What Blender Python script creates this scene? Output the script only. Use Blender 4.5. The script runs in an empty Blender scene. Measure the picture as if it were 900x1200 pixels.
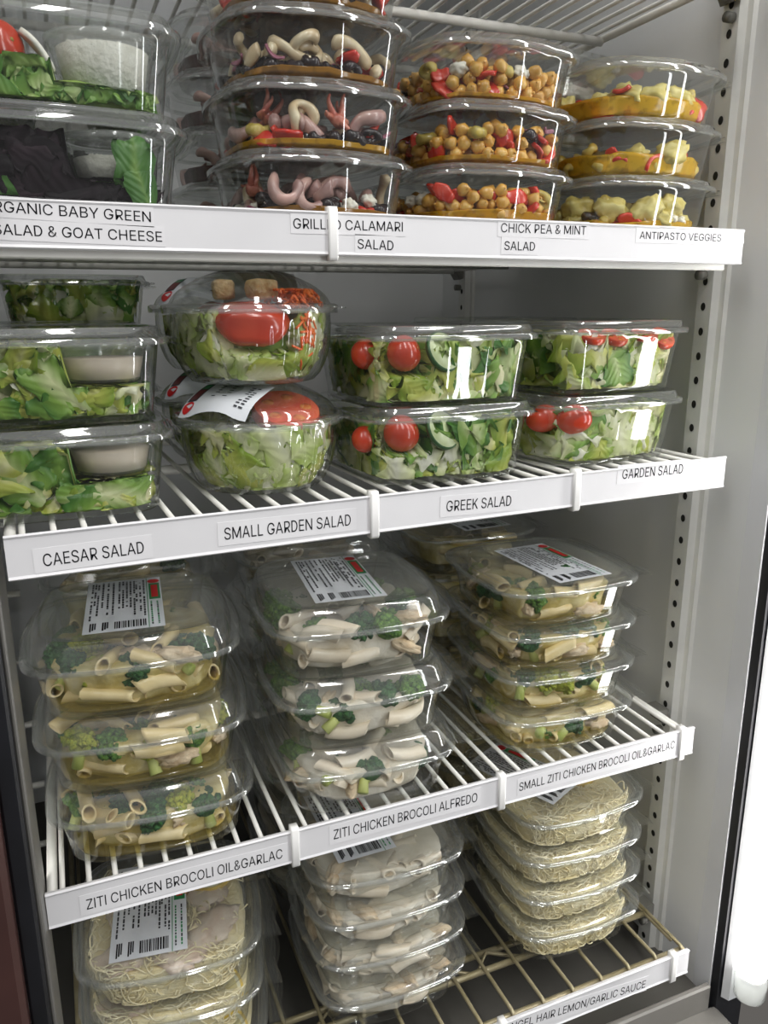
import bpy, math, random
import numpy as np
from mathutils import Matrix, Vector, noise

# ------------------------------------------------------------------ camera, world, lights
scene = bpy.context.scene
col = scene.collection
scene.view_settings.view_transform = 'Standard'
scene.view_settings.look = 'None'
scene.view_settings.gamma = 1.0
scene.view_settings.use_curve_mapping = False
scene.view_settings.exposure = 0.10
try:
    scene.cycles.transparent_max_bounces = 64
    scene.cycles.max_bounces = 8
    scene.cycles.glossy_bounces = 4
    scene.cycles.diffuse_bounces = 4
    scene.cycles.caustics_reflective = False
    scene.cycles.caustics_refractive = False
    scene.cycles.sample_clamp_indirect = 4.0
except Exception:
    pass

cam_d = bpy.data.cameras.new('camera')
cam = bpy.data.objects.new('camera', cam_d)
col.objects.link(cam)
cam_d.sensor_fit = 'VERTICAL'
cam_d.sensor_height = 36.0
cam_d.lens = 36.0 * 922.66 / 1200.0
cam_d.clip_start = 0.01
yaw, pitch, roll = -.393, -.2542, .0041
M = (Matrix.Rotation(yaw, 3, 'Z') @ Matrix.Rotation(pitch, 3, 'X') @ Matrix.Rotation(roll, 3, 'Y')
     @ Matrix.Rotation(math.pi / 2, 3, 'X'))
cam.matrix_world = Matrix.Translation((.0427, -.5885, 0)) @ M.to_4x4()
scene.camera = cam

world = bpy.data.worlds.new('store_interior')
scene.world = world
world.use_nodes = True
bg = world.node_tree.nodes['Background']
wn = world.node_tree
wtc = wn.nodes.new('ShaderNodeTexCoord'); wsp = wn.nodes.new('ShaderNodeSeparateXYZ'); wrp = wn.nodes.new('ShaderNodeValToRGB')
wma = wn.nodes.new('ShaderNodeMath'); wma.operation = 'MULTIPLY_ADD'; wma.inputs[1].default_value = .5; wma.inputs[2].default_value = .5
wn.links.new(wtc.outputs['Generated'], wsp.inputs[0]); wn.links.new(wsp.outputs[2], wma.inputs[0]); wn.links.new(wma.outputs[0], wrp.inputs[0])
we = wrp.color_ramp.elements            # dim shop floor, mid-grey walls, bright ceiling
we[0].position = .30; we[0].color = (.16, .15, .14, 1); we[1].position = .80; we[1].color = (1.0, 1.0, 1.0, 1)
wm = we.new(.55); wm.color = (.34, .345, .35, 1)
wn.links.new(wrp.outputs[0], bg.inputs['Color'])
bg.inputs['Strength'].default_value = .72


def area_light(name, loc, target, sx, sy, power, color=(1, 1, 1)):
    d = bpy.data.lights.new(name, 'AREA')
    d.shape = 'RECTANGLE'; d.size = sx; d.size_y = sy
    d.energy = power; d.color = color
    o = bpy.data.objects.new(name, d)
    col.objects.link(o)
    o.location = loc
    o.rotation_euler = (Vector(target) - Vector(loc)).to_track_quat('-Z', 'Y').to_euler()
    return o


for k_, (lx_, ly_) in enumerate(((-1.1, -1.0), (.2, -1.15), (1.5, -1.3))):
    area_light('ceiling_light', (lx_, ly_, 1.75), (lx_ * .4 + .2, .1, -.2), .16, 1.6, (12, 20, 20)[k_], (1, .985, .96))
area_light('shop_window', (2.15, -2.75, .05), (.4, .1, 0), .20, 2.6, 26, (.95, .98, 1.0))

# ------------------------------------------------------------------ materials
MATS = {}


def lin(h):
    h = h.lstrip('#')
    out = []
    for i in (0, 2, 4):
        c = int(h[i:i + 2], 16) / 255
        out.append(c / 12.92 if c <= .04045 else ((c + .055) / 1.055) ** 2.4)
    return (*out, 1)


class NT:
    def __init__(s, name):
        s.m = bpy.data.materials.new(name); s.m.use_nodes = True
        s.t = s.m.node_tree; s.t.nodes.clear()
        s.out = s.n('ShaderNodeOutputMaterial')

    def n(s, t, **kw):
        x = s.t.nodes.new(t)
        for k, v in kw.items():
            setattr(x, k, v)
        return x

    def l(s, a, b):
        s.t.links.new(a, b)


def pmat(name, c1, c2=None, scale=60, rough=.5, bump=0, bscale=None, spec=.5, metal=0, sss=0, trans=0, coat=0,
         contrast=(.35, .65), stretch=None, vary=0):
    """surface with a procedural two-tone variation"""
    if name in MATS: return MATS[name]
    k = NT(name)
    p = k.n('ShaderNodeBsdfPrincipled')
    p.inputs['Roughness'].default_value = rough
    p.inputs['Metallic'].default_value = metal
    p.inputs['Specular IOR Level'].default_value = spec
    if coat:
        p.inputs['Coat Weight'].default_value = coat; p.inputs['Coat Roughness'].default_value = .15
    if sss:
        p.inputs['Subsurface Weight'].default_value = sss
        p.inputs['Subsurface Radius'].default_value = (.006, .003, .0015)
        p.inputs['Subsurface Scale'].default_value = 1
    tc = k.n('ShaderNodeTexCoord')
    vec = tc.outputs['Object']
    if stretch:
        mp = k.n('ShaderNodeMapping'); mp.inputs['Scale'].default_value = stretch
        k.l(vec, mp.inputs['Vector']); vec = mp.outputs['Vector']
    nz = k.n('ShaderNodeTexNoise'); nz.inputs['Scale'].default_value = scale; nz.inputs['Detail'].default_value = 4
    k.l(vec, nz.inputs['Vector'])
    rp = k.n('ShaderNodeValToRGB')
    rp.color_ramp.elements[0].position, rp.color_ramp.elements[1].position = contrast
    rp.color_ramp.elements[0].color = lin(c1); rp.color_ramp.elements[1].color = lin(c2 or c1)
    k.l(nz.outputs['Fac'], rp.inputs['Fac'])
    tone_out = rp.outputs['Color']
    if vary:                                   # each piece of food a little lighter or darker than the next
        oi = k.n('ShaderNodeObjectInfo'); hs_ = k.n('ShaderNodeHueSaturation')
        ma = k.n('ShaderNodeMath', operation='MULTIPLY_ADD'); ma.inputs[1].default_value = vary; ma.inputs[2].default_value = 1 - vary * .55
        k.l(oi.outputs['Random'], ma.inputs[0]); k.l(ma.outputs[0], hs_.inputs['Value']); k.l(rp.outputs['Color'], hs_.inputs['Color'])
        tone_out = hs_.outputs['Color']
    k.l(tone_out, p.inputs['Base Color'])
    if bump:
        b = k.n('ShaderNodeBump'); b.inputs['Strength'].default_value = bump; b.inputs['Distance'].default_value = .002
        n2 = k.n('ShaderNodeTexNoise'); n2.inputs['Scale'].default_value = bscale or scale * 3; n2.inputs['Detail'].default_value = 3
        k.l(vec, n2.inputs['Vector']); k.l(n2.outputs['Fac'], b.inputs['Height']); k.l(b.outputs['Normal'], p.inputs['Normal'])
    if trans:
        t = k.n('ShaderNodeBsdfTranslucent'); k.l(rp.outputs['Color'], t.inputs['Color'])
        mx = k.n('ShaderNodeMixShader'); mx.inputs[0].default_value = trans
        k.l(p.outputs[0], mx.inputs[1]); k.l(t.outputs[0], mx.inputs[2]); k.l(mx.outputs[0], k.out.inputs[0])
    else:
        k.l(p.outputs[0], k.out.inputs[0])
    MATS[name] = k.m
    return k.m


def clear_mat(name, tint=(.97, .98, .975), f0=.045, haze=.02, rough=.04, bump=0, hazecol=(.9, .92, .9)):
    """thin clear plastic: see-through, with a symmetric Schlick reflection"""
    if name in MATS: return MATS[name]
    k = NT(name)
    tr = k.n('ShaderNodeBsdfTransparent'); tr.inputs[0].default_value = (*tint, 1)
    gl = k.n('ShaderNodeBsdfGlossy'); gl.inputs['Roughness'].default_value = rough
    df = k.n('ShaderNodeBsdfTranslucent'); df.inputs[0].default_value = (*hazecol, 1)
    df2 = k.n('ShaderNodeBsdfDiffuse'); df2.inputs[0].default_value = (*hazecol, 1)
    lw = k.n('ShaderNodeLayerWeight'); lw.inputs['Blend'].default_value = .5
    if bump:
        tc = k.n('ShaderNodeTexCoord')
        nz = k.n('ShaderNodeTexNoise'); nz.inputs['Scale'].default_value = 35; nz.inputs['Detail'].default_value = 1
        b = k.n('ShaderNodeBump'); b.inputs['Strength'].default_value = bump; b.inputs['Distance'].default_value = .003
        k.l(tc.outputs['Object'], nz.inputs['Vector']); k.l(nz.outputs['Fac'], b.inputs['Height']); k.l(b.outputs['Normal'], gl.inputs['Normal'])
    pw = k.n('ShaderNodeMath', operation='POWER'); pw.inputs[1].default_value = 3.2
    ml = k.n('ShaderNodeMath', operation='MULTIPLY_ADD'); ml.inputs[1].default_value = .80; ml.inputs[2].default_value = f0
    k.l(lw.outputs['Facing'], pw.inputs[0]); k.l(pw.outputs[0], ml.inputs[0])
    dd = k.n('ShaderNodeMixShader'); dd.inputs[0].default_value = .5
    k.l(df.outputs[0], dd.inputs[1]); k.l(df2.outputs[0], dd.inputs[2])
    m0 = k.n('ShaderNodeMixShader'); m0.inputs[0].default_value = haze
    k.l(tr.outputs[0], m0.inputs[1]); k.l(dd.outputs[0], m0.inputs[2])
    m1 = k.n('ShaderNodeMixShader')
    k.l(ml.outputs[0], m1.inputs[0]); k.l(m0.outputs[0], m1.inputs[1]); k.l(gl.outputs[0], m1.inputs[2])
    k.l(m1.outputs[0], k.out.inputs[0])
    MATS[name] = k.m
    return k.m


def leaf_mat(name, rib, mid, edge, trans=.25, rough=.38, vein=.2, spec=.5):
    """leaf: pale rib along u=.5 fading to the blade colour, veins, per-leaf tone"""
    if name in MATS: return MATS[name]
    k = NT(name)
    uv = k.n('ShaderNodeUVMap')
    sp = k.n('ShaderNodeSeparateXYZ'); k.l(uv.outputs[0], sp.inputs[0])
    at = k.n('ShaderNodeAttribute'); at.attribute_name = 'leaf_tone'
    a = k.n('ShaderNodeMath', operation='SUBTRACT'); a.inputs[1].default_value = .5; k.l(sp.outputs[0], a.inputs[0])
    b = k.n('ShaderNodeMath', operation='ABSOLUTE'); k.l(a.outputs[0], b.inputs[0])
    c = k.n('ShaderNodeMath', operation='MULTIPLY'); c.inputs[1].default_value = 1.5; k.l(b.outputs[0], c.inputs[0])
    tc = k.n('ShaderNodeTexCoord')
    nz = k.n('ShaderNodeTexNoise'); nz.inputs['Scale'].default_value = 45; nz.inputs['Detail'].default_value = 6
    k.l(tc.outputs['Object'], nz.inputs['Vector'])
    d = k.n('ShaderNodeMath', operation='MULTIPLY_ADD'); d.inputs[1].default_value = .55; k.l(nz.outputs['Fac'], d.inputs[0]); k.l(c.outputs[0], d.inputs[2])
    e = k.n('ShaderNodeMath', operation='MULTIPLY_ADD'); e.inputs[1].default_value = .75; k.l(at.outputs['Fac'], e.inputs[0]); k.l(d.outputs[0], e.inputs[2])
    f = k.n('ShaderNodeMath', operation='SUBTRACT'); f.inputs[1].default_value = .42; k.l(e.outputs[0], f.inputs[0])
    rp = k.n('ShaderNodeValToRGB')
    els = rp.color_ramp.elements
    els[0].position = .05; els[0].color = lin(rib); els[1].position = .95; els[1].color = lin(edge)
    m = els.new(.45); m.color = lin(mid)
    k.l(f.outputs[0], rp.inputs[0])
    # side veins
    wv = k.n('ShaderNodeTexWave', wave_type='BANDS', bands_direction='Y')
    wv.inputs['Scale'].default_value = 1.6; wv.inputs['Distortion'].default_value = 6; wv.inputs['Detail'].default_value = 2
    cb = k.n('ShaderNodeCombineXYZ'); k.l(b.outputs[0], cb.inputs[0])
    g = k.n('ShaderNodeMath', operation='SUBTRACT'); k.l(sp.outputs[1], g.inputs[0]); k.l(b.outputs[0], g.inputs[1]); k.l(g.outputs[0], cb.inputs[1])
    k.l(cb.outputs[0], wv.inputs['Vector'])
    bp = k.n('ShaderNodeBump'); bp.inputs['Strength'].default_value = vein; bp.inputs['Distance'].default_value = .0018
    ad = k.n('ShaderNodeMath', operation='ADD'); k.l(wv.outputs['Fac'], ad.inputs[0]); k.l(nz.outputs['Fac'], ad.inputs[1])
    k.l(ad.outputs[0], bp.inputs['Height'])
    p = k.n('ShaderNodeBsdfPrincipled'); p.inputs['Roughness'].default_value = rough; p.inputs['Specular IOR Level'].default_value = spec
    k.l(rp.outputs[0], p.inputs['Base Color']); k.l(bp.outputs[0], p.inputs['Normal'])
    t = k.n('ShaderNodeBsdfTranslucent'); k.l(rp.outputs[0], t.inputs[0])
    mx = k.n('ShaderNodeMixShader'); mx.inputs[0].default_value = trans
    k.l(p.outputs[0], mx.inputs[1]); k.l(t.outputs[0], mx.inputs[2]); k.l(mx.outputs[0], k.out.inputs[0])
    MATS[name] = k.m
    return k.m


def emit_mat(name, colr, s):
    k = NT(name)
    e = k.n('ShaderNodeEmission'); e.inputs[0].default_value = (*colr, 1); e.inputs[1].default_value = s
    k.l(e.outputs[0], k.out.inputs[0])
    return k.m


def liquid_mat(name, c, alpha=.55):
    if name in MATS: return MATS[name]
    k = NT(name)
    p = k.n('ShaderNodeBsdfPrincipled'); p.inputs['Roughness'].default_value = .12
    tc = k.n('ShaderNodeTexCoord'); nz = k.n('ShaderNodeTexNoise'); nz.inputs['Scale'].default_value = 140; nz.inputs['Detail'].default_value = 3
    rp = k.n('ShaderNodeValToRGB'); rp.color_ramp.elements[0].position = .36; rp.color_ramp.elements[1].position = .5
    c0 = [x * .62 for x in lin(c)[:3]]
    rp.color_ramp.elements[0].color = (*c0, 1); rp.color_ramp.elements[1].color = lin(c)
    k.l(tc.outputs['Object'], nz.inputs['Vector']); k.l(nz.outputs['Fac'], rp.inputs[0]); k.l(rp.outputs[0], p.inputs['Base Color'])
    t = k.n('ShaderNodeBsdfTransparent'); t.inputs[0].default_value = lin(c)
    mx = k.n('ShaderNodeMixShader'); mx.inputs[0].default_value = alpha
    k.l(t.outputs[0], mx.inputs[1]); k.l(p.outputs[0], mx.inputs[2]); k.l(mx.outputs[0], k.out.inputs[0])
    MATS[name] = k.m
    return k.m


CLEAR = clear_mat('clear_plastic', f0=.07, haze=.010, rough=.03)
RIM = clear_mat('moulded_rim_plastic', tint=(.90, .92, .91), f0=.15, haze=.10, rough=.06)
CLEARLID = clear_mat('clear_lid_plastic', f0=.09, haze=.022, rough=.05)
FROST = clear_mat('misted_lid_plastic', tint=(.93, .94, .93), f0=.08, haze=.27, rough=.16, hazecol=(.72, .74, .70))
SLOPE = clear_mat('misted_lid_edge_plastic', f0=.09, haze=.09, rough=.08)
CUP = clear_mat('frosted_cup_plastic', tint=(.95, .96, .96), haze=.13, rough=.12, f0=.05)
LINER = pmat('fridge_liner', '#dcdddd', '#e1e2e2', 6, rough=.38, spec=.4)
JAMB = pmat('jamb_white', '#c9cacc', '#cfd0d2', 6, rough=.3)
STEEL = pmat('pilaster_grey_metal', '#d6d6d2', '#deded9', 40, rough=.3, metal=.1)
HOLE = pmat('dark_hole', '#15140f', '#1d1b17', 40, rough=.8)
BLACK = pmat('black_gasket', '#0c0d12', '#14151b', 30, rough=.5)
BROWN = pmat('reddish_brown_door', '#4a2f2b', '#3a2523', 8, rough=.35)
WIREW = pmat('white_coated_wire', '#d6d5cf', '#dedcd6', 30, rough=.35)
BRASS = pmat('brass_coated_wire', '#8d8364', '#a0967a', 50, rough=.35, metal=.35)
CHAN = pmat('white_price_channel', '#d3d2d4', '#d9d8da', 12, rough=.4)
PAPER = pmat('label_paper', '#d9d8da', '#dedddf', 30, rough=.6, spec=.25)
INK = pmat('black_ink', '#141418', '#18181c', 20, rough=.7, spec=.1)
TIE = pmat('white_nylon_tie', '#e4e3e0', '#ecebe9', 20, rough=.35)
BRACKET = pmat('grey_bracket', '#6d6c66', '#7a7973', 40, rough=.4, metal=.3)
STICK = pmat('sticker_paper', '#cfd3d8', '#d6d9de', 30, rough=.4)
INKG = pmat('sticker_print_grey', '#2b2d33', '#3a3c42', 200, rough=.6)
RED = pmat('sticker_red', '#c41d24', '#d02a2c', 60, rough=.4)
GREEN = pmat('sticker_green', '#1f7a46', '#2b8852', 60, rough=.4)
SILL = pmat('grey_sill_metal', '#77746f', '#827f7a', 14, rough=.4, metal=.2)
DARKFLOOR = pmat('dark_deck_pan', '#4a4844', '#55534e', 10, rough=.5)

ROMAINE = leaf_mat('romaine_leaf', '#ebe7bd', '#c6cb62', '#8aa532', trans=.3)
ROMDARK = leaf_mat('dark_romaine_leaf', '#dfe3b0', '#86ab47', '#44782a', trans=.25)
ICEBERG = leaf_mat('iceberg_leaf', '#f3f2e2', '#e2e5b6', '#b4c968', trans=.35)
ARUGULA = leaf_mat('arugula_leaf', '#bccd8c', '#82a84c', '#568a30', trans=.25)
PURPLE = leaf_mat('purple_lettuce_leaf', '#30222a', '#20161d', '#140f13', trans=.1, rough=.6, spec=.15)
SPINACH = leaf_mat('spinach_leaf', '#9dbb66', '#4c7c30', '#3a6a26', trans=.2)
COREG = pmat('salad_core', '#5a7a2a', '#8aa348', 60, rough=.6, bump=.6)
COREP = pmat('dark_salad_core', '#2a2024', '#1c1519', 60, rough=.6, bump=.6)
PENNE = pmat('penne_pasta', '#dcc58c', '#ecd9a8', 45, rough=.33, bump=.15, bscale=300, coat=.3, vary=.22)
PENNEC = pmat('creamy_penne_pasta', '#dbccb4', '#eadfcb', 45, rough=.34, bump=.25, bscale=150, coat=.3, vary=.15)
OILSAUCE = pmat('oily_pasta_bed', '#b8a45e', '#d8cb98', 55, rough=.25, bump=.8, bscale=110, coat=.5)
CREAM = pmat('cream_sauce', '#d3c8b2', '#e6dfd0', 55, rough=.35, bump=.8, bscale=110, coat=.3)
HAIR = pmat('angel_hair_pasta', '#efe0ae', '#f5ebca', 30, rough=.35, coat=.3)
HAIRBED = pmat('angel_hair_bed', '#e2d19c', '#efe3ba', 90, rough=.4, bump=.9, bscale=220, stretch=(1, 1, 2.5))
CROWN = pmat('broccoli_crown', '#2f5a1e', '#6b9434', 260, rough=.6, bump=1.0, bscale=700)
CROWND = pmat('dark_broccoli_crown', '#20462a', '#3c6c34', 260, rough=.6, bump=1.0, bscale=700)
CROWNY = pmat('yellow_green_broccoli_crown', '#8a9a25', '#b6b53c', 260, rough=.6, bump=1.0, bscale=700)
STALK = pmat('broccoli_stalk', '#9cab4a', '#c5cb7c', 50, rough=.45)
PINKCH = pmat('pale_pink_chicken', '#d2b7a4', '#e6d6c6', 60, rough=.4, bump=.5, bscale=150, coat=.3)
CHICKEN = pmat('chicken_meat', '#ccb08c', '#e2cfb0', 70, rough=.45, bump=.9, bscale=160, stretch=(1, 1, 4))
BROWNED = pmat('browned_chicken', '#7a4a20', '#b5793c', 120, rough=.45, bump=1, bscale=260)
TOMATO = pmat('tomato_skin', '#b4321c', '#c8482c', 25, rough=.2, coat=.4, sss=0)
TOMFLESH = pmat('tomato_flesh', '#c4412c', '#d86648', 60, rough=.3)
TOMSEED = pmat('tomato_seed_jelly', '#d98a4a', '#c4582c', 200, rough=.2)
SCAR = pmat('tomato_stem_scar', '#8a7a30', '#a58f45', 60, rough=.6)
CARROT = pmat('carrot_shred', '#e3601c', '#ee7c30', 60, rough=.4)
CROUTON = pmat('crouton_bread', '#b08a55', '#d3b98a', 160, rough=.8, bump=1, bscale=220)
CUKE = pmat('cucumber_flesh', '#c9d7a0', '#dbe4bd', 60, rough=.3)
CUKESKIN = pmat('cucumber_skin', '#234c22', '#2f5e2a', 60, rough=.35)
CHICKPEA = pmat('chickpea_skin', '#cc9436', '#deb25c', 90, rough=.35, coat=.4, vary=.3)
PEPPER = pmat('red_pepper_flesh', '#bb2216', '#d2402a', 40, rough=.25, coat=.4, vary=.25)
ONION = pmat('red_onion', '#6b2a3c', '#a0667a', 50, rough=.3)
OLIVEB = pmat('black_olive', '#1d1618', '#2d2226', 60, rough=.2)
OLIVEG = pmat('green_olive', '#b09a45', '#c7b566', 60, rough=.25)
CALAM = pmat('calamari_flesh', '#c9b08a', '#ded0b0', 60, rough=.3, coat=.4)
TENT = pmat('pink_tentacle', '#b0584a', '#cf8a74', 70, rough=.3, coat=.4, bump=.6, bscale=250)
PURPCAL = pmat('purple_calamari', '#a3807c', '#bf9c92', 60, rough=.3, coat=.4)
FETA = pmat('white_cheese', '#ddd8c8', '#e9e6dc', 60, rough=.6, bump=.5)
ARTI = pmat('artichoke_heart', '#bfae5a', '#d6ca86', 50, rough=.35, stretch=(1, 1, 4))
LEMONR = pmat('lemon_rind', '#dcb52a', '#e8c740', 40, rough=.35)
LEMONF = pmat('lemon_flesh', '#d9c56e', '#e8dc9c', 90, rough=.25)
PITH = pmat('lemon_pith', '#e9e4c6', '#efecd4', 40, rough=.5)
DRESS = pmat('beige_dressing', '#d9c6b2', '#dccbb8', 20, rough=.35)
GOAT = pmat('crumbled_goat_cheese', '#dcd8ca', '#ebe8dd', 120, rough=.7, bump=1, bscale=260)
PASTAOIL = clear_mat('pooled_olive_oil', tint=(.96, .90, .60), f0=.06, haze=.13, hazecol=(.80, .66, .22), rough=.1)
AMBER = liquid_mat('amber_oil', '#e0aa20', .5)
YELLOW = liquid_mat('yellow_oil_dressing', '#efc434', .5)
DARKOIL = liquid_mat('dark_oil', '#a8741c', .6)

# ------------------------------------------------------------------ helpers


class MB:
    """collects geometry for ONE mesh object"""

    def __init__(s):
        s.v = []; s.f = []; s.m = []; s.uv = []; s.tone = []; s.nv = 0; s.mats = []; s.flat = set()

    def mi(s, mat):
        if mat not in s.mats: s.mats.append(mat)
        return s.mats.index(mat)

    def add(s, v, f, mat, uv=None, tone=0.0, flat=False):
        v = np.asarray(v, float).reshape(-1, 3)
        b = s.nv
        i = s.mi(mat)
        if flat: s.flat.update(range(len(s.f), len(s.f) + len(f)))
        s.v.append(v); s.nv += len(v)
        s.f.extend(tuple(x + b for x in q) for q in f)
        s.m.extend([i] * len(f))
        s.uv.append(np.zeros((len(v), 2)) if uv is None else np.asarray(uv, float))
        s.tone.append(np.full(len(v), tone, float))
        return s

    def box(s, lo, hi, mat):
        x0, y0, z0 = lo; x1, y1, z1 = hi
        v = [(x0, y0, z0), (x1, y0, z0), (x1, y1, z0), (x0, y1, z0), (x0, y0, z1), (x1, y0, z1), (x1, y1, z1), (x0, y1, z1)]
        f = [(0, 3, 2, 1), (4, 5, 6, 7), (0, 1, 5, 4), (1, 2, 6, 5), (2, 3, 7, 6), (3, 0, 4, 7)]
        return s.add(v, f, mat, flat=True)

    def bbox(s, lo, hi, mat, b=.002):
        """box with chamfered edges"""
        lo = np.array(lo, float); hi = np.array(hi, float); b = min(b, *((hi - lo) / 2.01))
        v = []; ix = {}
        for cx in (0, 1):
            for cy in (0, 1):
                for cz in (0, 1):
                    c = np.array([hi[0] if cx else lo[0], hi[1] if cy else lo[1], hi[2] if cz else lo[2]])
                    sgn = np.array([-1 if cx else 1, -1 if cy else 1, -1 if cz else 1]) * b
                    for a in range(3):
                        o = sgn.copy(); o[a] = 0
                        ix[(cx, cy, cz, a)] = len(v); v.append(c + o)
        f = []
        for a in range(3):
            o1, o2 = [(1, 2), (2, 0), (0, 1)][a]
            for sd in (0, 1):
                q = []
                for (p1, p2) in ((0, 0), (1, 0), (1, 1), (0, 1)):
                    k = [0, 0, 0]; k[a] = sd; k[o1] = p1; k[o2] = p2
                    q.append(ix[(*k, a)])
                f.append(tuple(q) if sd else tuple(reversed(q)))
            for p1 in (0, 1):
                for p2 in (0, 1):
                    k0 = [0, 0, 0]; k0[o1] = p1; k0[o2] = p2; k1 = list(k0); k1[a] = 1
                    q = [ix[(*k0, o1)], ix[(*k1, o1)], ix[(*k1, o2)], ix[(*k0, o2)]]
                    f.append(tuple(q) if p1 == p2 else tuple(reversed(q)))
        for cx in (0, 1):
            for cy in (0, 1):
                for cz in (0, 1):
                    q = [ix[(cx, cy, cz, a)] for a in range(3)]
                    f.append(tuple(q) if (cx + cy + cz) % 2 else tuple(reversed(q)))
        return s.add(v, f, mat, flat=True)

    def loft(s, rings, mat, cap0=True, cap1=True, closed=True, tone=0.0):
        n = len(rings[0]); v = np.concatenate([np.asarray(r, float) for r in rings]); f = []
        for i in range(len(rings) - 1):
            for j in range(n if closed else n - 1):
                k = (j + 1) % n
                f.append((i * n + j, i * n + k, (i + 1) * n + k, (i + 1) * n + j))
        if cap0: f.append(tuple(range(n - 1, -1, -1)))
        if cap1: f.append(tuple((len(rings) - 1) * n + j for j in range(n)))
        return s.add(v, f, mat, tone=tone)

    def tube(s, path, r, mat, n=8, cap=True):
        P = [Vector(p) for p in path]
        rings = []
        up = Vector((0, 0, 1)); prev = None
        for i, p in enumerate(P):
            d = (P[min(i + 1, len(P) - 1)] - P[max(i - 1, 0)]).normalized()
            if prev is None:
                a = d.cross(up if abs(d.z) < .9 else Vector((1, 0, 0))).normalized()
            else:
                a = (prev - d * prev.dot(d)).normalized()
            prev = a; b = d.cross(a)
            rr = r[i] if hasattr(r, '__len__') else r
            rings.append([p + (a * math.cos(t) + b * math.sin(t)) * rr for t in (2 * math.pi * k / n for k in range(n))])
        return s.loft([np.array([tuple(q) for q in g]) for g in rings], mat, cap, cap)

    def merge(s, o, mat4):
        A = np.array(mat4)
        v = np.concatenate(o.v) @ A[:3, :3].T + A[:3, 3]
        b = s.nv; fo = len(s.f)
        s.v.append(v); s.nv += len(v)
        s.f.extend(tuple(x + b for x in q) for q in o.f)
        idx = [s.mi(m) for m in o.mats]
        s.m.extend(idx[i] for i in o.m)
        s.uv.append(np.concatenate(o.uv)); s.tone.append(np.concatenate(o.tone))
        s.flat.update(fo + i for i in o.flat)
        return s

    def mesh(s, name):
        me = bpy.data.meshes.new(name)
        v = np.concatenate(s.v)
        me.from_pydata(v.tolist(), [], s.f)
        for m in s.mats: me.materials.append(m)
        me.polygons.foreach_set('material_index', s.m)
        sm = np.ones(len(s.f), bool)
        if s.flat: sm[list(s.flat)] = False
        me.polygons.foreach_set('use_smooth', sm)
        uv = np.concatenate(s.uv); tone = np.concatenate(s.tone)
        if uv.any():
            ul = me.uv_layers.new(name='UVMap')
            li = np.zeros(len(me.loops), int); me.loops.foreach_get('vertex_index', li)
            ul.data.foreach_set('uv', uv[li].ravel())
        if tone.any():
            a = me.attributes.new('leaf_tone', 'FLOAT', 'POINT'); a.data.foreach_set('value', tone)
        me.update()
        return me

    def build(s, name, parent=None, **kw):
        return link(name, s.mesh(name), parent, **kw)


def link(name, data, parent=None, label=None, cat=None, group=None, kind=None, mw=None):
    o = bpy.data.objects.new(name, data)
    col.objects.link(o)
    if parent: o.parent = parent
    if mw is not None: o.matrix_local = mw
    if label: o['label'] = label
    if cat: o['category'] = cat
    if group: o['group'] = group
    if kind: o['kind'] = kind
    return o


def empty(name, label, cat, mw, group=None):
    o = link(name, None, None, label, cat, group, None, mw)
    o.empty_display_size = .02
    return o


def struct(name, mb, label=None):
    return mb.build(name, label=label, kind='structure')


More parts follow.
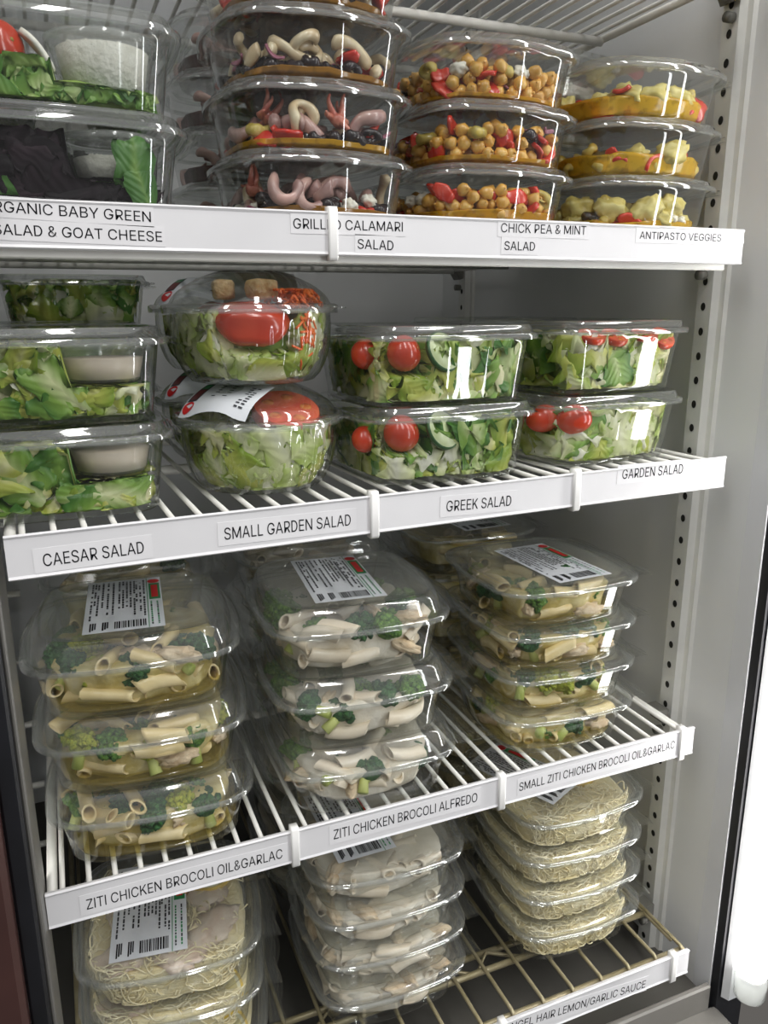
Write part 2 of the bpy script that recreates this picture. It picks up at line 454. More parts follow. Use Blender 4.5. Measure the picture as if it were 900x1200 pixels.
# outlines of plain sans-serif capitals, in thousandths of the cap height: (advance, x y pairs, faces)
GLYPHS = {' ':(369,[],[]),'&':(880,[387,-13,295,-4,217,23,153,66,106,122,77,188,67,262,74,321,93,372,125,418,166,461,217,504,276,548,425,659,445,674,465,692,484,713,500,737,511,764,515,796,507,840,483,875,445,898,396,906,361,902,330,891,305,872,285,848,273,818,269,784,273,748,286,714,305,680,332,643,364,603,401,558,860,0,715,0,337,455,284,519,238,575,200,626,172,676,154,728,148,783,156,846,179,901,215,946,264,981,324,1002,393,1009,463,1002,522,981,570,947,606,903,629,852,636,795,632,751,619,711,599,673,573,639,541,606,503,576,303,428,251,384,216,343,197,302,191,258,197,212,215,172,244,138,282,113,327,97,379,91,438,98,494,116,546,147,592,188,631,238,661,298,680,366,686,441,801,441,796,354,780,283,756,226,729,182,702,148,679,122,654,92,600,46,533,13,460,-7],[[49,51,50],[48,51,49],[48,52,51],[47,52,48],[47,53,52],[47,54,53],[46,23,47],[23,54,47],[46,24,23],[22,54,23],[22,55,54],[46,25,24],[45,25,46],[21,55,22],[45,26,25],[20,55,21],[45,27,26],[20,56,55],[45,28,27],[44,28,45],[19,56,20],[44,29,28],[18,56,19],[18,57,56],[44,30,29],[43,30,44],[17,57,18],[17,58,57],[43,31,30],[16,58,17],[42,31,43],[42,32,31],[15,58,16],[15,59,58],[14,59,15],[42,33,32],[41,33,42],[13,59,14],[13,60,59],[12,34,13],[34,60,13],[41,34,33],[34,61,60],[40,34,41],[34,62,61],[40,12,34],[12,35,34],[39,12,40],[12,78,35],[78,36,35],[11,39,12],[39,78,12],[11,38,39],[10,38,11],[9,38,10],[9,63,38],[63,37,38],[80,82,81],[80,83,82],[9,64,63],[8,64,9],[8,65,64],[7,65,8],[79,83,80],[79,84,83],[7,66,65],[6,66,7],[6,67,66],[78,84,79],[78,85,84],[5,67,6],[5,68,67],[77,87,78],[87,36,78],[36,86,78],[86,85,78],[5,69,68],[4,69,5],[76,87,77],[87,36,86],[4,70,69],[76,88,87],[75,88,76],[4,71,70],[75,89,88],[3,71,4],[74,89,75],[3,72,71],[73,89,74],[3,73,72],[73,90,89],[3,90,73],[2,90,3],[2,91,90],[1,91,2],[1,92,91],[0,92,1]]),'/':(490,[462,1047,140,-150,28,-150,350,1047],[[2,0,3],[2,1,0]]),'A':(943,[32,0,396,1000,543,1000,910,0,777,0,564,595,543,656,519,732,491,825,456,940,482,940,448,823,418,729,394,654,374,595,167,0,216,279,216,391,727,391,727,279],[[0,9,1],[9,2,1],[9,10,2],[10,3,2],[0,17,9],[17,11,9],[11,8,9],[11,8,10],[8,18,10],[18,3,10],[7,18,8],[17,12,11],[6,18,7],[17,13,12],[5,18,6],[17,14,13],[17,16,14],[16,15,14],[4,19,5],[19,18,5],[0,16,17],[16,18,17],[16,19,18],[19,3,18],[0,15,16],[4,3,19]]),'B':(897,[118,0,118,1000,474,1000,569,991,646,964,706,923,749,869,774,805,783,735,777,677,760,629,734,591,700,562,661,540,619,524,619,515,667,506,714,483,756,447,791,399,814,340,821,268,813,196,787,131,742,77,677,35,592,9,485,0,245,112,481,112,581,123,648,157,686,207,699,268,692,317,673,361,642,399,601,429,549,447,488,454,245,454,245,561,468,561,520,566,566,582,605,608,635,642,654,683,660,732,649,793,614,843,556,877,472,888,245,888],[[0,53,1],[53,2,1],[53,3,2],[53,4,3],[53,5,4],[53,52,5],[52,6,5],[0,41,53],[51,6,52],[50,6,51],[50,7,6],[49,7,50],[49,8,7],[48,8,49],[48,9,8],[47,9,48],[46,9,47],[46,10,9],[45,10,46],[45,11,10],[44,11,45],[44,12,11],[43,12,44],[42,12,43],[42,13,12],[0,40,41],[40,42,41],[40,13,42],[40,14,13],[40,15,14],[40,16,15],[40,17,16],[40,39,17],[39,18,17],[0,28,40],[38,18,39],[37,18,38],[37,19,18],[36,19,37],[36,20,19],[35,20,36],[34,20,35],[34,21,20],[33,21,34],[32,21,33],[32,22,21],[31,22,32],[31,23,22],[30,23,31],[30,24,23],[29,24,30],[0,29,28],[0,24,29],[0,25,24],[0,26,25],[0,27,26]]),'C':(1003,[526,-13,403,2,295,49,205,125,137,227,94,352,79,499,94,647,137,773,205,875,295,951,403,998,526,1013,599,1008,669,991,733,964,790,926,840,879,880,822,910,758,930,685,803,685,788,733,765,776,737,812,702,842,663,866,620,883,574,893,526,896,438,884,361,850,296,793,246,715,214,617,203,499,214,382,246,284,296,207,361,150,439,116,526,104,574,107,620,118,663,135,702,158,737,188,765,225,788,267,803,315,930,315,911,243,881,178,840,122,791,74,734,37,669,9,600,-8],[[11,13,12],[11,14,13],[10,14,11],[10,15,14],[10,16,15],[9,16,10],[9,29,16],[29,17,16],[9,30,29],[28,17,29],[27,17,28],[9,31,30],[26,17,27],[26,18,17],[8,31,9],[25,18,26],[8,32,31],[24,18,25],[24,19,18],[23,19,24],[8,33,32],[22,19,23],[7,33,8],[22,20,19],[21,20,22],[7,34,33],[6,34,7],[6,35,34],[5,35,6],[5,36,35],[5,37,36],[4,37,5],[48,50,49],[48,51,50],[4,38,37],[47,51,48],[47,52,51],[3,38,4],[46,52,47],[3,39,38],[45,52,46],[45,53,52],[44,53,45],[3,40,39],[43,53,44],[2,40,3],[43,54,53],[42,54,43],[2,41,40],[41,54,42],[2,54,41],[2,55,54],[1,55,2],[1,56,55],[1,57,56],[0,57,1]]),'D':(905,[420,1000,420,888,513,987,483,878,602,950,544,850,682,891,598,803,748,812,643,742,798,717,677,668,829,611,698,586,840,500,705,500,829,389,698,414,798,283,677,332,748,188,643,258,682,109,598,197,602,50,544,150,513,13,483,122,420,0,420,112,98,1000,232,888,232,112,98,0,98,888,98,112],[[0,1,3,2],[2,3,5,4],[4,5,7,6],[6,7,9,8],[8,9,11,10],[10,11,13,12],[12,13,15,14],[14,15,17,16],[16,17,19,18],[18,19,21,20],[20,21,23,22],[22,23,25,24],[24,25,27,26],[26,27,29,28],[30,34,31,1],[30,1,0],[34,35,32,31],[35,33,32],[33,28,29,32]]),'E':(823,[118,0,118,1000,732,1000,732,888,245,888,245,562,699,562,699,450,245,450,245,112,738,112,738,0],[[0,4,1],[4,2,1],[4,3,2],[0,5,4],[0,8,5],[8,6,5],[8,7,6],[0,9,8],[0,10,9],[0,11,10]]),'F':(806,[118,0,118,1000,726,1000,726,888,245,888,245,547,681,547,681,435,245,435,245,0],[[0,4,1],[4,2,1],[4,3,2],[0,5,4],[0,8,5],[8,6,5],[8,7,6],[0,9,8]]),'G':(1023,[528,-13,403,2,294,49,204,125,136,227,93,353,79,499,93,647,136,773,203,875,293,951,400,998,521,1013,597,1008,669,990,735,961,793,922,842,874,883,818,913,755,932,685,802,685,784,732,761,773,733,809,700,839,662,864,620,882,573,892,521,896,436,884,360,850,295,793,246,715,214,617,203,499,214,382,246,285,296,207,362,150,440,116,528,104,608,113,678,140,735,183,779,242,806,314,815,398,854,391,556,391,556,503,940,503,940,393,926,278,886,179,823,97,740,37,641,-1],[[11,13,12],[11,14,13],[10,14,11],[10,15,14],[10,16,15],[9,16,10],[9,29,16],[29,17,16],[9,30,29],[28,17,29],[27,17,28],[9,31,30],[26,17,27],[8,31,9],[26,18,17],[25,18,26],[8,32,31],[24,18,25],[24,19,18],[23,19,24],[8,33,32],[7,33,8],[22,19,23],[22,20,19],[21,20,22],[7,34,33],[6,34,7],[6,35,34],[49,51,50],[49,47,51],[47,52,51],[5,35,6],[5,36,35],[49,46,47],[48,52,47],[48,53,52],[46,48,49],[46,53,48],[5,37,36],[4,37,5],[45,53,46],[4,38,37],[45,54,53],[44,54,45],[3,38,4],[3,39,38],[43,54,44],[43,55,54],[3,40,39],[42,55,43],[2,40,3],[2,41,40],[41,55,42],[2,55,41],[2,56,55],[1,56,2],[1,57,56],[0,57,1]]),'H':(1016,[118,0,118,1000,245,1000,245,568,771,568,771,1000,898,1000,898,0,771,0,771,456,245,456,245,0],[[0,2,1],[0,3,2],[4,6,5],[4,7,6],[0,10,3],[10,4,3],[10,9,4],[9,7,4],[0,11,10],[8,7,9]]),'I':(330,[98,0,232,0,232,1000,98,1000],[[0,1,2,3]]),'K':(900,[98,0,230,0,230,1000,98,1000,230,330,230,500,690,1000,856,1000,380,490,480,590,880,0,715,0],[[0,1,2,3],[4,5,6,7],[8,9,10,11]]),'L':(772,[118,0,118,1000,245,1000,245,112,710,112,710,0],[[0,2,1],[0,3,2],[0,4,3],[0,5,4]]),'M':(1190,[98,0,230,0,230,1000,98,1000,960,0,1092,0,1092,1000,960,1000,98,1000,250,1000,640,160,560,60,540,60,1092,1000,940,1000,550,160,640,60,650,60],[[0,1,2,3],[4,5,6,7],[8,9,10,11,12],[13,14,15,16,17]]),'N':(1010,[98,0,230,0,230,1000,98,1000,780,0,912,0,912,1000,780,1000,230,1000,98,1000,98,960,780,0,912,0,912,40],[[0,1,2,3],[4,5,6,7],[8,9,10,11,12,13]]),'O':(1048,[525,-13,403,2,296,49,206,125,137,227,94,352,79,499,94,647,137,773,206,875,296,951,403,998,525,1013,647,998,754,951,844,875,912,773,955,647,969,499,955,352,912,227,844,125,754,49,647,2,525,104,610,115,687,149,752,205,803,283,835,382,846,499,835,618,803,717,752,795,687,851,610,885,525,896,439,885,362,850,297,794,246,716,214,618,203,499,214,382,246,284,297,206,362,150,439,115],[[11,13,12],[10,13,11],[10,14,13],[9,14,10],[9,36,14],[36,15,14],[9,37,36],[35,15,36],[34,15,35],[9,38,37],[8,38,9],[34,16,15],[33,16,34],[8,39,38],[32,16,33],[8,40,39],[7,40,8],[32,17,16],[31,17,32],[7,41,40],[6,41,7],[31,18,17],[30,18,31],[6,42,41],[5,42,6],[5,43,42],[29,18,30],[29,19,18],[5,44,43],[28,19,29],[4,44,5],[28,20,19],[4,45,44],[27,20,28],[3,45,4],[27,21,20],[3,46,45],[26,21,27],[3,47,46],[25,21,26],[25,22,21],[2,47,3],[2,24,47],[24,22,25],[2,22,24],[1,22,2],[1,23,22],[1,0,23]]),'P':(874,[118,0,118,1000,462,1000,568,990,653,958,719,909,766,845,794,769,803,683,794,598,766,522,719,457,653,407,568,376,462,365,215,365,215,477,457,477,528,483,584,503,626,535,655,577,672,627,677,683,672,740,655,789,626,831,584,862,527,882,456,889,245,889,245,0],[[0,30,1],[30,2,1],[30,3,2],[30,4,3],[30,5,4],[30,29,5],[29,28,5],[28,6,5],[0,16,30],[16,31,30],[27,6,28],[26,6,27],[26,7,6],[25,7,26],[24,7,25],[24,8,7],[23,8,24],[22,8,23],[22,9,8],[21,9,22],[21,10,9],[20,10,21],[19,10,20],[19,11,10],[18,11,19],[17,11,18],[0,15,16],[31,17,16],[31,14,17],[14,11,17],[14,12,11],[14,13,12],[0,14,15],[0,31,14]]),'R':(870,[118,0,118,1000,462,1000,568,990,653,958,719,909,766,845,794,769,803,683,794,598,766,522,719,457,653,407,568,376,462,365,215,365,215,477,457,477,528,483,584,503,626,535,655,577,672,627,677,683,672,740,655,789,626,831,584,862,527,882,456,889,245,889,245,0,400,430,560,430,820,0,665,0],[[0,30,1],[30,2,1],[30,3,2],[30,4,3],[30,5,4],[30,29,5],[29,28,5],[28,6,5],[0,16,30],[16,31,30],[27,6,28],[26,6,27],[26,7,6],[25,7,26],[24,7,25],[24,8,7],[23,8,24],[22,8,23],[22,9,8],[21,9,22],[21,10,9],[20,10,21],[19,10,20],[19,11,10],[18,11,19],[17,11,18],[0,15,16],[31,17,16],[31,14,17],[14,11,17],[14,12,11],[14,13,12],[0,14,15],[0,31,14],[32,35,34,33]]),'S':(878,[440,-17,338,-9,251,18,179,61,126,118,90,188,75,268,205,268,217,216,243,172,280,139,327,115,381,101,440,97,504,102,562,118,610,145,648,181,671,224,679,274,673,317,653,352,622,379,582,402,534,421,481,437,361,470,251,512,169,568,119,641,102,732,113,811,147,880,201,936,270,979,353,1005,446,1013,540,1005,621,978,689,936,741,882,775,817,788,743,663,743,642,810,594,860,526,891,442,901,382,896,329,880,285,855,253,822,233,783,226,738,234,692,257,656,292,627,333,606,376,589,417,577,519,549,565,536,612,518,660,496,705,467,744,432,776,388,796,336,803,272,792,195,760,125,707,66,636,21,546,-8],[[35,37,36],[34,37,35],[34,38,37],[33,38,34],[33,39,38],[33,40,39],[32,47,33],[47,40,33],[32,48,47],[46,40,47],[32,49,48],[45,40,46],[45,41,40],[31,49,32],[31,50,49],[44,41,45],[31,51,50],[31,52,51],[44,42,41],[30,52,31],[43,42,44],[30,53,52],[30,54,53],[29,54,30],[29,55,54],[29,56,55],[28,56,29],[28,57,56],[28,58,57],[28,59,58],[28,60,59],[27,60,28],[27,61,60],[27,62,61],[27,63,62],[26,63,27],[26,64,63],[25,64,26],[25,65,64],[24,65,25],[24,66,65],[23,66,24],[22,66,23],[22,67,66],[21,67,22],[20,67,21],[20,68,67],[19,68,20],[18,68,19],[18,69,68],[5,7,6],[5,8,7],[17,69,18],[5,9,8],[17,70,69],[4,9,5],[16,70,17],[4,10,9],[15,70,16],[4,11,10],[15,71,70],[14,71,15],[3,11,4],[3,12,11],[13,71,14],[3,13,12],[3,71,13],[3,72,71],[2,72,3],[2,73,72],[1,73,2],[1,0,73]]),'T':(882,[62,888,62,1000,819,1000,819,888,505,888,505,0,379,0,379,888],[[0,2,1],[0,3,2],[7,3,0],[6,4,7],[4,3,7],[6,5,4]]),'U':(1017,[509,-16,398,-5,303,30,225,85,166,157,130,243,118,340,118,1000,244,1000,244,350,252,282,277,222,315,172,368,134,433,109,509,101,585,109,650,134,702,172,740,222,764,282,772,350,772,1000,899,1000,899,340,887,243,850,157,792,85,714,30,619,-5],[[6,8,7],[6,9,8],[21,23,22],[21,24,23],[6,10,9],[20,24,21],[5,10,6],[20,25,24],[5,11,10],[19,25,20],[19,26,25],[4,11,5],[4,12,11],[18,26,19],[4,13,12],[17,26,18],[3,13,4],[17,27,26],[3,14,13],[16,27,17],[3,15,14],[15,27,16],[3,27,15],[2,27,3],[2,28,27],[1,28,2],[1,29,28],[0,29,1]]),'V':(943,[401,0,32,1000,166,1000,378,405,398,346,423,270,453,175,487,60,461,60,495,177,525,271,549,347,569,405,776,1000,910,1000,546,0],[[0,2,1],[0,3,2],[12,14,13],[12,15,14],[0,4,3],[11,15,12],[10,15,11],[0,5,4],[9,15,10],[0,6,5],[8,7,9],[7,15,9],[0,7,6],[0,15,7]]),'Y':(928,[400,0,400,409,32,1000,179,1000,378,677,409,625,437,574,463,519,491,453,440,453,467,520,494,576,521,626,551,677,749,1000,895,1000,527,409,527,0],[[1,3,2],[1,4,3],[13,15,14],[13,16,15],[1,5,4],[12,16,13],[11,16,12],[1,6,5],[10,16,11],[1,7,6],[9,8,10],[8,16,10],[1,8,7],[1,16,8],[0,16,1],[0,17,16]]),'Z':(850,[80,888,770,888,770,1000,80,1000,70,112,220,112,770,888,620,888,70,0,785,0,785,112,70,112],[[0,1,2,3],[4,5,6,7],[8,9,10,11]])}


def text_geom(s, width, height):
    """text as a flat mesh in x,z; scaled to width x cap height, origin at the left end of the baseline"""
    V = []; F = []; x = 0; n = 0
    for c in s:
        adv, pts, fs = GLYPHS[c]
        if pts:
            p = np.array(pts, float).reshape(-1, 2); p[:, 0] += x
            V.append(p); F.extend(tuple(q + n for q in f) for f in fs); n += len(p)
        x += adv
    v = np.concatenate(V); v[:, 0] -= v[:, 0].min(); v[:, 0] *= width / v[:, 0].max(); v[:, 1] *= height / 1000
    return np.stack([v[:, 0], np.zeros(len(v)), v[:, 1]], 1), F


def rrect(hx, hy, r, bulge=0., nc=7, ns=13, rib=None):
    """rounded rectangle outline (counter-clockwise from the right end of the front side); rib(side, t) -> outward push"""
    pts = []
    r = min(r, hx - 1e-4, hy - 1e-4)
    sides = [((-hx + r, -hy), (hx - r, -hy), (0, -1), -90), ((hx, -hy + r), (hx, hy - r), (1, 0), 0),
             ((hx - r, hy), (-hx + r, hy), (0, 1), 90), ((-hx, hy - r), (-hx, -hy + r), (-1, 0), 180)]
    cs = [(hx - r, -hy + r), (hx - r, hy - r), (-hx + r, hy - r), (-hx + r, -hy + r)]
    for k, (a, b, n, ang) in enumerate(sides):
        for i in range(ns):
            t = i / (ns - 1)
            o = bulge * math.sin(math.pi * t)
            if rib: o += rib(k, t)
            pts.append((a[0] + (b[0] - a[0]) * t + n[0] * o, a[1] + (b[1] - a[1]) * t + n[1] * o))
        for i in range(1, nc):
            t = math.radians(ang + 90 * i / nc)
            pts.append((cs[k][0] + r * math.cos(t), cs[k][1] + r * math.sin(t)))
    return np.array(pts)


# ------------------------------------------------------------------ food tubs
KINDS = {
    # name: half w, half d, flange z, pitch, bottom inset, top inset, corner r, bulge, bowl?
    'large': dict(hx=.0855, hy=.086, fz=.046, pitch=.068, ib=.0155, it=.0075, r=.036, bulge=.004),
    'small': dict(hx=.0825, hy=.085, fz=.042, pitch=.0466, ib=.0155, it=.0075, r=.036, bulge=.004),
    'square': dict(hx=.0845, hy=.087, fz=.058, pitch=.0685, ib=.0135, it=.006, r=.030, bulge=.003),
    'wide': dict(hx=.0737, hy=.080, fz=.041, pitch=.0475, ib=.0125, it=.0065, r=.038, bulge=.006),
    'bowl': dict(hx=.0695, hy=.0695, fz=.059, pitch=.089, ib=.025, it=.004, r=.0695, bulge=0),
}


class Tub:
    def __init__(s, kind, mw, phrase, **ov):
        s.kind = kind; s.d = dict(KINDS[kind]); s.d.update(ov)
        s.mw = mw; s.phrase = phrase
        s.fz = s.d['fz']

    def half(s, z, m):
        d = s.d
        t = np.clip(np.asarray(z, float) / d['fz'], 0, 1)
        if s.kind == 'bowl':
            ins = d['ib'] + (d['it'] - d['ib']) * np.sqrt(1 - (1 - t) ** 2.2)
        else:
            ins = d['ib'] + (d['it'] - d['ib']) * t
        if s.kind == 'bowl':
            zz = np.asarray(z, float) - d['fz']
            dome = np.where(zz > 0, np.clip(zz / .030, 0, 1) ** 2 * .034, 0)
            ins = ins + dome
        return d['hx'] - ins - m, d['hy'] - ins - m

    def clamp(s, p, m=.0015, zmin=.0045, zmax=None):
        """push points inside the tub"""
        p = np.array(p, float).reshape(-1, 3)
        if s.kind == 'bowl': m = np.asarray(m) + .0016 + .0022 * (p[:, 2] < .016)
        mm = np.broadcast_to(np.asarray(m, float), (len(p),))
        zx = zmax if zmax is not None else s.fz + (.024 if s.kind == 'bowl' else -.002)
        p[:, 2] = np.clip(p[:, 2], zmin, zx)
        hx, hy = s.half(p[:, 2], mm)
        b = s.d['bulge'] * .72
        r0 = 0 if s.kind == 'bowl' else s.d['r'] * .7
        bx = b * np.cos(np.clip(p[:, 1] / (hy - r0), -1, 1) * math.pi / 2); by = b * np.cos(np.clip(p[:, 0] / (hx - r0), -1, 1) * math.pi / 2)
        hx = hx + bx; hy = hy + by
        p[:, 0] = np.clip(p[:, 0], -hx, hx); p[:, 1] = np.clip(p[:, 1], -hy, hy)
        r = np.minimum(s.d['r'] if s.kind == 'bowl' else s.d['r'] - 1e-3, np.minimum(hx, hy))
        ax = np.abs(p[:, 0]) - (hx - r); ay = np.abs(p[:, 1]) - (hy - r)
        c = (ax > 0) & (ay > 0); L = np.hypot(ax, ay); c &= L > r
        k = np.where(c, r / np.maximum(L, 1e-9), 1)
        p[:, 0] = np.where(c, np.sign(p[:, 0]) * (hx - r + ax * k), p[:, 0])
        p[:, 1] = np.where(c, np.sign(p[:, 1]) * (hy - r + ay * k), p[:, 1])
        return p


TUBMESH = {}


def tub_meshes(kind, d):
    key = (kind, tuple(sorted(d.items())))
    if key in TUBMESH: return TUBMESH[key]
    hx, hy, fz, pitch, ib, it, r, bulge = (d[k] for k in ('hx', 'hy', 'fz', 'pitch', 'ib', 'it', 'r', 'bulge'))
    base = MB(); lid = MB(); flap = MB()

    def ring(ins, z, rr=None, b=None, rib=None):
        o = rrect(hx - ins, hy - ins, max(.006, (r if rr is None else rr) - ins * .6), bulge if b is None else b, rib=rib)
        return np.column_stack([o, np.full(len(o), z)])

    if kind == 'bowl':
        N = 144

        def cring(rad, z, fl=0.):
            a = np.linspace(0, 2 * math.pi, N, endpoint=False)
            rr = rad + fl * np.cos(a * 36)
            return np.column_stack([rr * np.cos(a), rr * np.sin(a), np.full(N, z)])
        rows = [cring(hx - ib - .012, .0035), cring(hx - ib - .008, .0002), cring(hx - ib - .003, .0005)]
        for t in np.linspace(.04, 1, 12):
            ins = ib + (it - ib) * math.sqrt(1 - (1 - t) ** 2.2)
            fl = .0011 * max(0, math.sin(math.pi * min(1, t * 1.12))) ** .6
            rows.append(cring(hx - ins, t * fz, fl))
        rows += [cring(hx - .001, fz + .0005), cring(hx + .001, fz + .0005), cring(hx + .0012, fz - .002)]
        base.loft(rows[:-3], CLEAR, True, False); base.loft(rows[-4:], RIM, False, False)
        rows = [cring(hx + .0022, fz - .003), cring(hx + .0024, fz + .003), cring(hx, fz + .0045), cring(hx - .003, fz + .0042)]
        for t in np.linspace(.08, 1, 9):
            rows.append(cring(hx - .004 - .034 * t ** 2.0 - .004 * t, fz + .0042 + (pitch - fz - .0045) * t))
        rows.append(cring(hx - .050, pitch - .0012)); rows.append(cring(hx - .066, pitch - .0012))
        lid.loft(rows[:4], RIM, False, False); lid.loft(rows[3:], CLEARLID, False, True)
        # pull tab and hinge
        for a0, w, L in ((-.65, .16, .010), (math.pi + .25, .22, .008)):
            pts = []
            for rr in (hx - .001, hx + L):
                for a in np.linspace(a0 - w, a0 + w, 9):
                    k = 1 if rr < hx else (1 - .35 * ((a - a0) / w) ** 4)
                    pts.append((rr * k * math.cos(a), rr * k * math.sin(a)))
            P = np.array(pts)
            o = np.concatenate([P[:9], P[9:][::-1]])
            (flap if a0 < 0 else lid).loft([np.column_stack([o, np.full(18, fz + .0005)]), np.column_stack([o, np.full(18, fz + .0018)])], CLEARLID)
    else:
        def rib(k, t):
            x = 0.
            for c, w in ((.62, .05),) if kind != 'square' else ((.34, .04), (.80, .05)):
                u = (t - c) / w
                if abs(u) < 1: x += .0016 * (1 - u * u)
            return x
        rb = rib if kind in ('square', 'wide') else None
        rows = [ring(ib + .012, .0035, b=0), ring(ib + .007, .0032, b=0), ring(ib + .005, .0004, b=0), ring(ib + .0015, .0004, b=bulge * .6), ring(ib - .001, .003, b=bulge * .8)]
        for t in (.12, .3, .5, .7, .86, .95):
            rows.append(ring(ib + (it - ib) * t, fz * t, b=bulge * (.8 + .2 * t), rib=rb))
        rows += [ring(it - .0015, fz * .97), ring(it - .003, fz - .0002), ring(.002, fz), ring(.0005, fz - .0015)]
        base.loft(rows[:-3], CLEAR, True, False)
        base.loft(rows[-4:], RIM, False, False)
        lt = pitch - fz
        if kind == 'large':
            prof = [(-.0008, fz - .002), (-.0012, fz + .0025), (.0015, fz + .004), (.004, fz + .0035), (.006, fz + .0045), (.0095, fz + .016),
                    (.012, fz + .0205), (.0145, fz + .0215), (.0165, fz + .0205), (.018, fz + .0195), (.030, fz + .0198)]
        elif kind == 'small':
            prof = [(-.0008, fz - .002), (-.0012, fz + .0022), (.0015, fz + .0035), (.004, fz + .003), (.006, fz + .004), (.0075, fz + .0048),
                    (.0095, fz + .0052), (.0115, fz + .0048), (.0135, fz + .0040), (.017, fz + .0038), (.030, fz + .0040)]
        elif kind == 'square':
            prof = [(-.0008, fz - .0025), (-.0012, fz + .0020), (.001, fz + .0032), (.0028, fz + .0036), (.0045, fz + .0085), (.006, fz + .0100),
                    (.0105, fz + .0102), (.012, fz + .0090), (.030, fz + .0092)]
        else:
            prof = [(-.0008, fz - .003), (-.0016, fz + .0005), (.0008, fz + .0022), (.003, fz + .0030), (.0045, fz + .0062), (.006, fz + .0072),
                    (.0085, fz + .0070), (.0105, fz + .0056), (.030, fz + .0055)]
        nr_ = 6 if kind != 'large' else 5
        lid.loft([ring(i, z) for i, z in prof[:nr_]], RIM, False, False)
        lid.loft([ring(i, z) for i, z in prof[nr_ - 1:-2]], SLOPE if kind in ('large', 'small') else CLEARLID, False, False)
        lid.loft([ring(i, z) for i, z in prof[-3:]], FROST if kind in ('large', 'small') else CLEARLID, False, True)
        # hinge and finger tabs: a scalloped flange along one side
        fl_ = {'large': 1., 'small': 1., 'square': .42, 'wide': .25}[kind]
        prof_ = []
        for zz, L, ph in ((fz + .0012, .014 * fl_, 0.0), (fz - .0028, .017 * fl_, .6)):
            ys = np.linspace(-hy + .022, hy - .016, 41); o1 = []; o2 = []
            for y in ys:
                t = (y + hy) / (2 * hy)
                sc = .62 + .38 * abs(math.sin(math.pi * (t * 3.2 + ph * .3))) ** .6
                xx = hx + bulge * math.sin(math.pi * (y + hy) / (2 * hy)) - .0008
                o1.append((xx, y)); o2.append((xx + L * sc, y))
            o1 = np.array(o1); o2 = np.array(o2); mid = (o1 + o2) / 2
            z = lambda p, h: np.column_stack([p, np.full(len(p), h)])
            pp = [z(o1, zz), z(o1 * .6 + o2 * .4, zz + .0012), z(mid, zz), z(o1 * .25 + o2 * .75, zz + .0010), z(o2, zz), z(o2, zz - .0012)]
            prof_ += pp[::-1] if not prof_ else pp
        flap.loft(prof_, CLEARLID, False, False, closed=False)
    TUBMESH[key] = tuple(m.mesh(n) for m, n in ((base, 'tub_base'), (lid, 'lid'), (flap, 'hinge_flap')))
    return TUBMESH[key]


def sticker_mb(w, l, seed, bend=0.):
    """printed price sticker lying in x (width) and y (length); print is illegible at this size"""
    rnd = random.Random(seed); m = MB()

    def P(x, y, z=.0):
        return (x, y, z + bend * math.sin(math.pi * (y / l + .5)) - abs(bend) * .3 * (x / w))
    def quad(x0, x1, y0, y1, mat, z):
        n = 8 if (y1 - y0) > .02 and bend else 1
        v = []; f = []
        for i in range(n + 1):
            y = y0 + (y1 - y0) * i / n
            v += [P(x0, y, z), P(x1, y, z)]
            if i: f.append((2 * i - 2, 2 * i - 1, 2 * i + 1, 2 * i))
        m.add(v, f, mat)
    quad(-w / 2, w / 2, -l / 2, l / 2, STICK, 0)
    z = .00025
    # columns of small print running along y
    for cx, dens, y0, y1 in ((-.44, .8, -.28, .46), (-.36, .9, -.2, .44), (-.23, .9, -.2, .46), (-.16, .9, -.2, .46), (.12, .9, -.25, .46), (.2, .7, -.28, .4), (.25, .8, -.28, .46), (-.40, .7, .0, .46), (-.30, .9, -.05, .46), (-.08, .9, -.10, .46), (-.03, .9, -.10, .46), (.02, .9, -.08, .46), (.07, .9, -.1, .46), (.15, .6, -.05, .44)):
        y = y0 * l
        while y < y1 * l:
            dl = rnd.uniform(.002, .006)
            if rnd.random() < dens: quad(cx * w, cx * w + .0016, y, min(y + dl, y1 * l), INKG, z)
            y += dl + .0012
    # barcode and weight / price blocks at the near end
    x = -.12 * w
    while x < .26 * w:
        dw = rnd.choice((.0006, .001, .0014)); quad(x, x + dw, -.46 * l, -.34 * l, INK, z); x += dw + rnd.choice((.0006, .001))
    for cx in (-.42, -.27):
        for k in range(3): quad((cx + .028 * k) * w, (cx + .028 * k) * w + .0013, -.47 * l + .002 * k, -.33 * l, INK if k < 2 else INKG, z)
    # shop emblem strip: red and green
    quad(.30 * w, .31 * w, -.5 * l, .5 * l, GREEN, z)
    quad(.33 * w, .48 * w, .02 * l, .36 * l, GREEN, z)
    quad(.36 * w, .45 * w, .06 * l, .32 * l, RED, z + .0001)
    a = np.linspace(0, 2 * math.pi, 14, endpoint=False)
    m.add([P(.40 * w + .0055 * math.cos(t), .41 * l + .0055 * math.sin(t), z) for t in a], [tuple(range(14))], RED)
    for cx in (.34, .42):
        y = -.45 * l
        while y < -.03 * l:
            dl = rnd.uniform(.002, .005); quad(cx * w, cx * w + .0014, y, y + dl, GREEN if rnd.random() < .6 else INKG, z); y += dl + .0012
    return m


